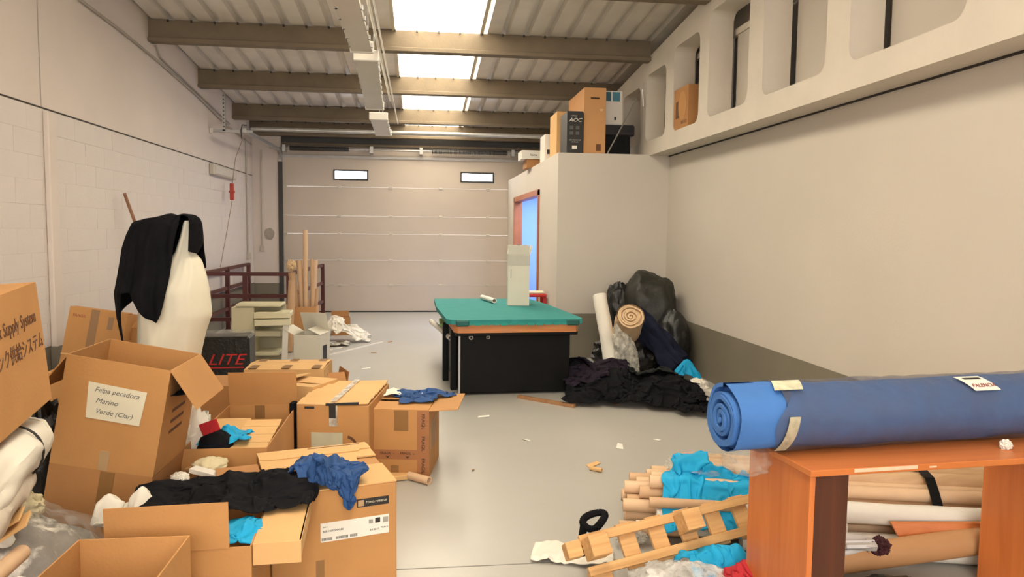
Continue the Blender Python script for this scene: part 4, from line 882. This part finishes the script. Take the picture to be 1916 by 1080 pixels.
# B
a = at(690, 753, Z=.51); M = TR(a.x, a.y, 0) @ RZ(-8) @ TR(-.44, 0, -.04); B_w = .44
o = thing('ridged_carton', 'closed brown carton with creased ridged top and a square paper note', 'box', M)
b = MB(); b.bbox(0, B_w, 0, .66, .042, .53, .006); part('body', b, CARD, o)
for i in range(2):
    for j in range(5):
        b = MB(); b.T = TR(.002+i*.22, j*.130, .528) @ RX(5.0+1.5*(j % 2)) @ RY(-2 if i else 1.2); b.bbox(0, .215, 0, .128, .0, .009, .003); part('top_slat', b, CARD2, o)
b = MB(); b.bbox(.205, .245, -.003, .65, .552, .556, .001); b.box(.2, .25, -.004, 0, .40, .545); part('clear_tape', b, clear('tape_film', (.8, .76, .66), .6, .2), o)
part('paper_note', MB().box(.09, .28, -.003, 0, .17, .36), mat('note_paper', (.52, .50, .36), .8, .08, 9), o); part('black_label', MB().box(.20, .24, -.005, -.004, .45, .53), INK, o)
b = MB(); b.T = TR(.33, -.001, .26) @ FRONT; n = 24
vs = []; 
for k in range(n+1):
    t = -1.4+2.8*k/n; vs += [(.075*math.cos(t)-.03, .085*math.sin(t), .0), (.06*math.cos(t)-.03, .068*math.sin(t), .0)]
b.add(vs, [(2*k, 2*k+1, 2*k+3, 2*k+2) for k in range(n)]); part('round_stamp', b, BINK, o)
part('slot', MB().box(.05, .11, -.0015, 0, .505, .52), INK, o); 
b = MB(); b.T = TR(.18, -.004, .525) @ RY(-3); b.box(0, .20, -.002, .01, 0, .014); part('gap_shadow', b, INK, o)
b = MB(); b.box(-.035, -.01, -.02, .05, .1, .54); part('black_strap', b, BLACKC, o)
# C
a = at(803, 769, Z=.43); M = TR(a.x, a.y, 0) @ RZ(-9) @ TR(-.36, 0, 0); Cw = .36
MC = M
o = carton('arrow_carton', 'open brown carton with printed arrow tape, blue shirt over its flaps', M, Cw, .46, .43, m=CARD, flaps=dict(f=1, b=2, l=None, r=176), fl=.2, tape=False)
part('arrow_tape', MB().box(0, Cw+.0005, -.0015, 0, .12, .18), mat('printed_tape', (.36, .15, .06), .4), o); part('arrow_tape', MB().box(Cw-.075, Cw, -.002, 0, .0, .43), MATS['printed_tape'], o); part('tape_end', MB().box(.14, .23, -.0015, 0, .30, .43), TAPE, o)
for k in range(2):
    text('lettering', 'FRAGIL ⌄', .022, onfront(.10+k*.125, .157, -.0022), INK, o)
    b = MB(); b.T = TR(.10+k*.125, -.0022, .135) @ FRONT; b.prism([(-.014, .008), (0, -.010), (.014, .008), (0, .0)], 0, .0006); part('arrow', b, INK, o)
for k in range(3): text('lettering', 'FRAGIL', .03, onfront(Cw-.0375, .08+k*.14, -.003, -90), INK, o)
for k in range(2):
    b = MB(); b.T = TR(Cw-.03, -.003, .08+k*.14) @ FRONT
part('label', MB().box(Cw, Cw+.0015, .06, .34, .16, .34), mat('card_worn', (.40, .24, .13), .7, .15, 12), o)
part('tape', MB().box(.12, .17, -.0015, 0, 0, .08), TAPE, o)
zc = .437; cq = MC @ Vector((Cw*.62, .26, 0))
cloth('blue_shirt', 'blue shirt lying over the open flaps of the arrow-taped carton', BLUEC, cq.x+.04, cq.y+.02, .66, .44, slabs([(-2, cq.x+.33, cq.y-.22, 9, zc)]), .60, rot=-.2, n=50, amp=.035, seed=19, mask=shirt, steps=70)
cloth('white_cloth', 'white cloth inside the arrow-taped carton behind the blue shirt', WHITEC, cq.x-.08, cq.y+.13, .3, .16, bumps([], zc), .7, n=24, amp=.02, seed=23, cat='cloth', steps=40)
# boxes behind
o = carton('taped_carton', 'closed brown carton with three tape strips, behind the flapped one', TR(-1.30, 5.6, .0) @ RZ(-2), .58, .42, .50, m=CARD2, flaps=dict(f=4, b=4, l=-1, r=-1), tape=False)
for x in (.06, .30, .52): part('tape', MB().box(x-.03, x+.03, .0, .40, .512, .5145), TAPE, o)
o = carton('crushed_carton', 'small crushed carton right behind the flapped one', TR(-1.02, 5.0, 0) @ RZ(-25), .36, .30, .52, m=CARD2, tape=False, flaps=dict(f=-6, b=-3, l=10, r=-12))
carton('crushed_carton', 'low crushed carton at the right end of the taped carton', TR(-.72, 5.75, 0) @ RZ(20), .16, .3, .36, m=CARD3, tape=False, flaps=dict(f=40, b=None, l=80, r=100), fl=.1)
o = carton('opened_carton', 'brown carton left of the raised flap, below the black printed case', TR(-1.72, 5.2, 0), .46, .4, .46, m=CARD3, tape=False)
blob('white_sack', 'white cloth sack with a red patch, right of the carton with the note', WHITEC, (-1.27, 3.98, .24), (.19, .16, .38), amp=.2, seed=17, flat=0, tilt=RY(14).to_3x3())
b = MB(); p = at(392, 800, Y=3.80); b.T = TR(p.x, p.y, p.z) @ RY(-20); b.bbox(-.045, .045, -.004, .01, -.03, .03, .003); solo('red_patch', b, REDC, 'small red cloth patch on the white cloth sack', 'cloth')
blob('white_pillow', 'cream stuffed pillow squeezed between the white sack and large carton', mat('cream_paper', (.6, .52, .33), .8), at(392, 872, Y=3.6), (.08, .08, .04), 'pillow', amp=.12, seed=19)
b = MB(); b.bar(at(360, 878, Y=3.5), at(418, 893, Y=3.45), .05, .02); solo('white_strip', b, WHITE, 'short white strip between the supporting carton and the black garment', 'strip')
b = MB(); b.bar(at(355, 880, Y=3.7), at(412, 838, Y=3.9), .06, .008); solo('cardboard_strip', b, CARD2, 'pale cardboard strip leaning up beside the cream pillow', 'cardboard')
blob('white_packet', 'small crumpled white packet at the foot of the supporting carton', WPAPER, at(336, 895, Y=3.45), (.04, .04, .025), 'packet', amp=.2, seed=3)
# cardboard pieces on the floor near C
p = at(772, 893, Z=.02)
simple_roll('cardboard_tube', 'short cardboard tube on the floor by the corner of the arrow-taped carton', at(765, 890, Z=.025), at(803, 900, Z=.025), .025, TUBEP, 'tube', inner=.018)
b = MB(); b.T = TR(p.x-.10, p.y+.02, .004) @ RZ(15); b.bbox(-.06, .08, -.04, .05, 0, .03, .004); solo('folded_card', b, CARD2, 'folded cardboard scrap beside the short tube on the floor', 'cardboard')
SL = ['white paper scrap on the floor right of the blue shirt carton, before the table', 'brown card scrap beside the curled card left of the tube stack', 'white paper strip on the floor between the cloth heap and the tubes', 'brown scrap at the front edge of the black cloth heap', 'white speck of paper in the middle of the near floor', 'brown scrap on the far floor beside the long white strip', 'white scrap at the right of the crumpled cloth near the garage door', 'tiny brown scrap right of the short tube by the arrow-taped carton', 'white scrap on the floor below the black garment at the heap end', 'brown scrap on the floor close to the left side of the pool table', 'white scrap on the floor right of the taped cartons, left of the table', 'brown scrap farther back on the floor, midway to the garage door']
for i, (u, v, s) in enumerate([(905, 780, .05), (1110, 870, .06), (1160, 836, .06), (1150, 755, .04), (985, 824, .03), (700, 660, .04), (690, 632, .03), (885, 880, .02), (1230, 824, .03), (870, 700, .03), (685, 690, .05), (730, 640, .04)]):
    p = at(u, v, Z=.002); b = MB(); b.T = TR(p.x, p.y, .001) @ RZ(i*37); b.add([(-s, -s*.4, 0), (s*.9, -s*.3, .004), (s, s*.3, .01), (-s*.8, s*.45, .002), (-s, -s*.4, .002), (s*.9, -s*.3, .006), (s, s*.3, .012), (-s*.8, s*.45, .004)], [(0, 3, 2, 1), (4, 5, 6, 7), (0, 1, 5, 4), (1, 2, 6, 5), (2, 3, 7, 6), (3, 0, 4, 7)])
    solo('paper_scrap', b, [WPAPER, CARD2, WPAPER, CARD3][i % 4], SL[i], 'paper', 'paper scraps on the grey floor')
b = MB(); b.tube(at(1104, 876, Z=.015), at(1126, 880, Z=.015), .014, 10, inner=.011); solo('curled_card', b, CARD2, 'curled brown card scrap on the floor left of the tube stack', 'cardboard', smooth=True)
# ================================================================== right foreground: tube stack
A0 = at(1240, 855, Z=.24); A1 = at(1870, 885, Z=.24); td = (A1-A0); td.z = 0; td.normalize(); tn = Vector((-td.y, td.x, 0)); print('tube dir', td, A0, A1)
O0 = Vector((1.05, 3.60, 0)); TR_ = .034
names = []
rowsx = [(0, 8, .0), (1, 8, .035), (2, 7, .0), (3, 6, .035), (4, 2, .03)]
k = 0; wrd = ['bottom', 'second', 'third', 'fourth', 'fifth', 'top']; pos = ['front', 'second', 'third', 'fourth', 'fifth', 'sixth', 'seventh', 'rear']
for r, cnt, off in rowsx:
    for i in range(cnt):
        h = TR_+r*TR_*1.74; st = random.uniform(-.02, .07)+(.10 if r > 3 else 0)+(.03*r if i > 3 else 0)
        p = O0+tn*(off+i*TR_*2.03)+td*st+Vector((0, 0, h)); L = 1.9-st
        q = p+td*L+Vector((0, 0, 0))
        if q.x > XR-.06: q = p+td*((XR-.06-p.x)/td.x)
        simple_roll('cardboard_tube', 'brown cardboard tube, %s from the front in the %s layer of the stack' % (pos[i], wrd[r]), p, q, TR_*.97, [TUBEM, TUBEP, TUBEP][(i+r) % 3], 'tube', 'tubes stacked on the floor behind the desk', inner=TR_*.78, n=14); k += 1
# kraft rolls on top with strap
for i in range(3):
    p = O0+tn*(.15+i*.10)+td*(.28)+Vector((0, 0, .300-.006*i)); q = p+td*((XR-.05-p.x)/td.x)
    simple_roll('kraft_roll', ['front', 'middle', 'rear'][i]+' kraft-wrapped fabric roll on top of the tube stack', p, q, .048, KRAFT, 'roll', 'kraft rolls on the tube stack', wob=.05, seed=i)
for j, s_ in enumerate((.80, 1.48)):
    b = MB(); c0 = O0+td*s_; pts = [c0+tn*y+Vector((0, 0, z)) for y, z in ((-.04, .02), (-.045, .25), (-.0, .30), (.06, .352), (.16, .365), (.34, .345))]
    for a, c in zip(pts[:-1], pts[1:]): b.bar(a, c, .045 if j else .03, .006, up=td.cross(c-a))
    solo('black_strap', b, BLKLAM, ['black strap round the tube stack left of the orange desk leg', 'black strap round the tube stack seen under the orange desk top'][j], 'strap')
# front loose tubes / rolls
for i, (u, v, r, L, m, lab) in enumerate([(1190, 985, .03, .5, WHITEC, 'white paper roll low at the left end before the tube stack'), (1228, 965, .042, .9, WHITEC, 'upper white paper roll before the tube stack'), (1158, 985, .03, .35, TUBEM, 'short greyish cardboard tube at the left foot of the stack'), (1215, 940, .026, .5, TUBEM, 'loose brown tube on the front face of the stack')]):
    p = at(u, v, Y=3.48); simple_roll('paper_roll', lab, p, p+td*L, r, m, 'roll', inner=r*.7)
blob('clear_wrap', 'clear plastic wrap crumpled over the top left of the tube stack', clear('thin_film', (.8, .78, .7), .16, .15), O0+td*.40+tn*.2+Vector((0, 0, .32)), (.20, .16, .05), 'plastic', amp=.18, seed=9)
# white rolls + board under desk
p = O0+tn*(-.12)+td*.62+Vector((0, 0, .10)); 
simple_roll('white_roll', 'upper white fabric roll under the desk behind the orange board', O0+td*.55-tn*.10+Vector((0, 0, .215)), O0+td*1.85-tn*.10+Vector((0, 0, .215)), .05, WHITEC, wob=.06, seed=1)
simple_roll('white_roll', 'lower white fabric roll on the floor under the desk', O0+td*.55-tn*.12+Vector((0, 0, .065)), O0+td*1.85-tn*.12+Vector((0, 0, .065)), .06, WHITEC, wob=.06, seed=2)
b = MB(); a = at(1668, 980, Y=3.12); c = at(1900, 980, Y=3.0); b.add([a, at(1682, 1006, Y=3.10), at(1900, 1008, Y=2.98), c, a+Vector((0, .016, .004)), at(1682, 1006, Y=3.10)+Vector((0, .016, .004)), at(1900, 1008, Y=2.98)+Vector((0, .016, .004)), c+Vector((0, .016, .004))], [(0, 1, 2, 3), (4, 7, 6, 5), (0, 4, 5, 1), (1, 5, 6, 2), (2, 6, 7, 3), (3, 7, 4, 0)])
solo('veneer_board', b, ORW, 'thin orange veneer board resting on the white rolls under the desk', 'board')
simple_roll('brown_tube', 'thick brown cardboard tube rising to the right under the desk', at(1560, 1050, Y=3.05), at(1985, 990, Y=3.02), .062, mat('brown_tube', (.50, .27, .12), .6, .05, 4), 'tube', inner=.048)
b = blob('black_sack', 'black sack on the floor under the thick brown tube', BAGB, (1.95, 2.80, .02), (.26, .10, .08), amp=.15, seed=3, flat=0.)
p = at(1610, 1018, Y=2.9); spiral_roll('silver_garment', 'silvery rolled garment with a dark burgundy lining under the desk', p+Vector((.05, -.02, .0)), p+Vector((-.18, .06, -.03)), .032, mat('silver_fabric', (.5, .47, .45), .35, .1, 8), 'clothing', turns=2, seed=3, wob=.02)
blob('burgundy_lining', 'dark burgundy cloth bunched at the end of the silvery garment', mat('burgundy', (.05, .008, .012), .8), p+Vector((.07, -.03, .0)), (.04, .04, .035), 'cloth', amp=.35, seed=5)
o = thing('plastic_bottle', 'clear plastic bottle lying under the desk', 'bottle', TR(1.75, 2.68, .08))
b = MB(); ax = [(-.12, .03), (-.10, .034), (.02, .034), (.05, .03), (.075, .014), (.09, .012)]; n = 16; vs = []
for x, r in ax:
    for i in range(n): vs.append((x, math.cos(i*2*math.pi/n)*r, math.sin(i*2*math.pi/n)*r))
b.add(vs, [(j*n+i, (j+1)*n+i, (j+1)*n+(i+1) % n, j*n+(i+1) % n) for j in range(len(ax)-1) for i in range(n)]); part('body', b, clear('bottle_pet', (.8, .82, .8), .35, .08), o, smooth=True)
part('cap', MB().tube((.088, 0, 0), (.108, 0, 0), .016, 14), mat('pale_cap', (.5, .55, .6), .4), o, smooth=True)
# ---- desk
yawd = math.radians(4.5); K = at(1517, 885, Z=.70); MDsk = TR(K.x, K.y, 0) @ Matrix.Rotation(yawd, 4, 'Z')
o = thing('orange_desk', 'orange veneer desk carrying the big blue fabric roll', 'desk', MDsk)
W_ = 1.5; b = MB(); b.bbox(-.012, W_, -.02, .42, .69, .714, .002); tp = part('desk_top', b, ORW, o)
b = MB(); b.box(.16, .42, -.0225, -.0195, .699, .712); b.box(.47, .50, -.0225, -.0195, .700, .706); part('chipped_edge', b, mat('chipboard', (.7, .52, .36), .9, .1, 30), tp)
part('leg_panel', MB().bbox(.0, .022, .0, .42, 0, .69, .002), ORWZ, o); part('leg_panel', MB().bbox(.022, .155, .0, .02, 0, .69, .002), wood('shaded_veneer', (.06, .016, .007), (.10, .028, .011), 2, 'Z'), o, label='shaded reddish upright panel'); part('leg_panel', MB().bbox(.135, .155, .02, .42, 0, .69, .002), ORWZ, o)  # left leg's front panel coloured dark to stand in for its shade
xr = 1.14
part('leg_panel', MB().bbox(xr, xr+.022, .0, .42, 0, .69, .002), ORWZ, o); part('leg_panel', MB().bbox(xr+.022, xr+.2, .0, .02, 0, .69, .002), ORWZ, o)
# crumpled white paper
blob('crumpled_paper', 'small crumpled white paper on the orange desk top', WPAPER, at(1882, 833, Z=.73), (.022, .018, .02), 'paper', amp=.35, seed=2)
# ---- blue roll
P0 = at(1368, 790, Y=2.62); P1 = at(2000, 757, Y=2.86); P1.z = P0.z+.03
zroll = .714+.128
P0 = Vector((1.15, 2.66, zroll+.003)); P1 = Vector((2.62, 2.80, zroll+.003))
o = spiral_roll('blue_fabric_roll', 'huge sky blue fabric roll in clear film lying on the orange desk', P0, P1, .126, BLUER, turns=5, seed=4, wob=.004, prot=.03, taper=lambda z: 1+.0*z)
M_ = MW[o.name]
b = MB(); vs = []; n = 40; rows = 60; L = (P1-P0).length
for j in range(rows+1):
    z = .17+(L-.17)*j/rows
    for i in range(n):
        t = 2*math.pi*i/n; k = .134+.005*abs(noise.noise(Vector((math.cos(t)*3+z*4, math.sin(t)*3, z*6))))*2
        vs.append((math.cos(t)*k, math.sin(t)*k, z+(.03*math.sin(3*t)+.04*math.cos(t) if j == 0 else 0)))
b.add(vs, [(j*n+i, j*n+(i+1) % n, (j+1)*n+(i+1) % n, (j+1)*n+i) for j in range(rows) for i in range(n)])
part('plastic_film', b, clear('roll_film', (.12, .13, .18), .42, .2, .9, 1.12), o, smooth=True)
# labels on the roll, on its curved surface
def rolllabel(z0, z1, t0, t1, name, m, rr=.1425, sk=0, par=None):
    b = MB(); vs = []; na, nz_ = 8, 4
    for rad_ in (rr, rr+.0012):
        for j in range(nz_+1):
            for i in range(na+1):
                t = math.radians(t0+(t1-t0)*i/na); z = z0+(z1-z0)*j/nz_+sk*i/na; vs.append((math.cos(t)*rad_, math.sin(t)*rad_, z))
    k = (na+1)*(nz_+1); w2 = na+1
    b.add(vs, [(q*k+j*w2+i, q*k+j*w2+i+1, q*k+(j+1)*w2+i+1, q*k+(j+1)*w2+i) for q in (0, 1) for j in range(nz_) for i in range(na)])
    return part(name, b, m, par or o, smooth=True)
# the roll's local x is up, y = d x up ; find which side faces the camera
def surf(t, z, rr): return M_ @ Vector((math.cos(math.radians(t))*rr, math.sin(math.radians(t))*rr, z))
sgn = 1 if surf(90, .5, .1).y < surf(-90, .5, .1).y else -1
lb = rolllabel(.98, 1.10, sgn*18, sgn*50, 'label', WPAPER, sk=.05)
rolllabel(1.01, 1.09, sgn*23, sgn*27, 'print_bar', INK, rr=.1442, sk=.006, par=lb)
c_ = Vector((math.cos(math.radians(sgn*41))*.1455, math.sin(math.radians(sgn*41))*.1455, 1.082)); n_ = Vector((c_.x, c_.y, 0)).normalized(); x_ = Vector((0, 0, 1)); y_ = n_.cross(x_)
text('lettering', 'PALENCIA', .024, Matrix([[x_.x, y_.x, n_.x, c_.x], [x_.y, y_.y, n_.y, c_.y], [x_.z, y_.z, n_.z, c_.z], [0, 0, 0, 1]]), mat('red_brown_ink', (.3, .06, .04), .7), lb)
rolllabel(.18, .30, sgn*8, sgn*34, 'paper_tag', mat('tag_paper', (.55, .53, .38), .7, .25, 25), sk=-.02)
rolllabel(.19, .235, sgn*78, sgn*140, 'tape_strip', mat('torn_tape', (.42, .37, .26), .6, .3, 30), sk=-.03)
blob('plastic_wrap', 'loose clear film hanging below the left end of the blue roll', clear('thin_film', (.8, .78, .7), .16, .15), (1.29, 2.74, .655), (.10, .08, .06), 'plastic', amp=.16, freq=2., seed=6)
# ---- pallet
def pallet():
    # local frame: x along boards, y across, z up out of the boards
    A = at(1128, 1040, Y=3.02); B = at(1440, 960, Y=3.22); xa = (B-A).normalized(); yy = Vector((.12, .6, .8)); ya = (yy-xa*yy.dot(xa)).normalized(); za = xa.cross(ya)
    M = Matrix([[xa.x, ya.x, za.x, A.x], [xa.y, ya.y, za.y, A.y], [xa.z, ya.z, za.z, A.z], [0, 0, 0, 1]])
    o = thing('wooden_pallet', 'tilted pine pallet with its blocks upward, in front of the tube stack', 'pallet', M)
    for y in (-.05, .085): part('long_board', MB().bbox(-.08, .84, y-.02, y+.02, -.022, .0, .002), PINE, o)
    for i in range(5): part('cross_slat', MB().bbox(.11+i*.15, .19+i*.15, -.08, .115, -.042, -.023, .002), PINE, o)
    for x, y, h in ((-.08, -.01, .10), (.385, .0, .10)): part('block', MB().bbox(x, x+.09, y, y+.09, .0, h, .003), PINE, o)
    part('block', MB().bbox(-.15, -.08, .02, .09, -.06, -.0, .003), PINE, o)
    part('block', MB().bbox(-.06, .03, -.12, -.045, -.09, -.024, .003), PINE, o)
pallet()
# fabrics round the pallet
def hstack(x, y):
    s_ = (x-O0.x)*td.x+(y-O0.y)*td.y; q = (x-O0.x)*tn.x+(y-O0.y)*tn.y
    return np.where((s_ > .0) & (q > -.03) & (q < .5), np.where((q > .06) & (s_ > .25), .355, .28), np.where(s_ > .0, np.clip(.30+q*1.3, .02, .3), 0.))
p = at(1320, 920, Y=3.5)
cloth('cyan_fabric', 'bright cyan fabric draped over the front of the tube stack', CYANC, 1.49, 3.47, .92, .56, hstack, .62, rot=-.28, n=70, mask=lambda u, v: not (u > -.1 and v > .30-.2*u), amp=.05, seed=31, th=.012, steps=90, cat='fabric', drop=.9, wr=.022, wf=2.4)
cloth('cyan_fabric', 'cyan fabric bunched on the floor beneath the right of the pallet', CYANC, 1.30, 3.02, .5, .34, bumps([(1.3, 3.02, .25, .12, .16)]), .6, rot=.2, n=40, amp=.06, seed=33, cat='fabric')
cloth('red_fabric', 'dark red fabric bunched between the pallet and the orange desk leg', REDC, 1.38, 2.86, .48, .36, bumps([(1.42, 2.86, .2, .12, .17)]), .6, rot=.3, n=40, amp=.06, seed=35, cat='fabric')
cloth('teal_fabric', 'dark teal cloth under the red fabric by the desk leg', mat('dark_teal', (.01, .05, .07), .8), 1.40, 2.68, .36, .24, bumps([(1.4, 2.7, .2, .1, .09)]), .6, n=30, amp=.04, seed=37, cat='fabric')
blob('clear_bag', 'clear plastic bag puffed up below the pallet at the bottom edge', clear('bag_film', (.72, .70, .66), .38, .12), (1.04, 2.78, .07), (.24, .16, .14), amp=.2, seed=8, flat=0.)
cloth('white_towel', 'white cloth on the floor at the left end of the pallet', WHITEC, .72, 3.36, .42, .22, hz, .85, rot=-.35, n=36, amp=.02, seed=39, cat='cloth', steps=60)
b = MB(); p = at(1112, 975, Y=3.2); pts = [p+Vector((.048*math.cos(t)+.01*math.sin(2*t), .03*math.sin(t), .022*math.sin(t)+.018*math.cos(t))) for t in [2*math.pi*k/22 for k in range(23)]]
b.path(pts, .017, 8); b.path([pts[11], pts[11]+Vector((-.01, 0, -.08)), pts[11]+Vector((0, 0, -.14))], .018, 8); solo('black_strap_loop', b, BLACKC, 'black padded strap looped over the left end of the pallet', 'strap', smooth=True)
blob('crumpled_film', 'crumpled translucent film by the short tubes at the left foot of the stack', clear('clear_film', (.8, .78, .7), .4, .2), at(1180, 1000, Y=3.45), (.08, .05, .05), 'plastic', amp=.3, seed=12)
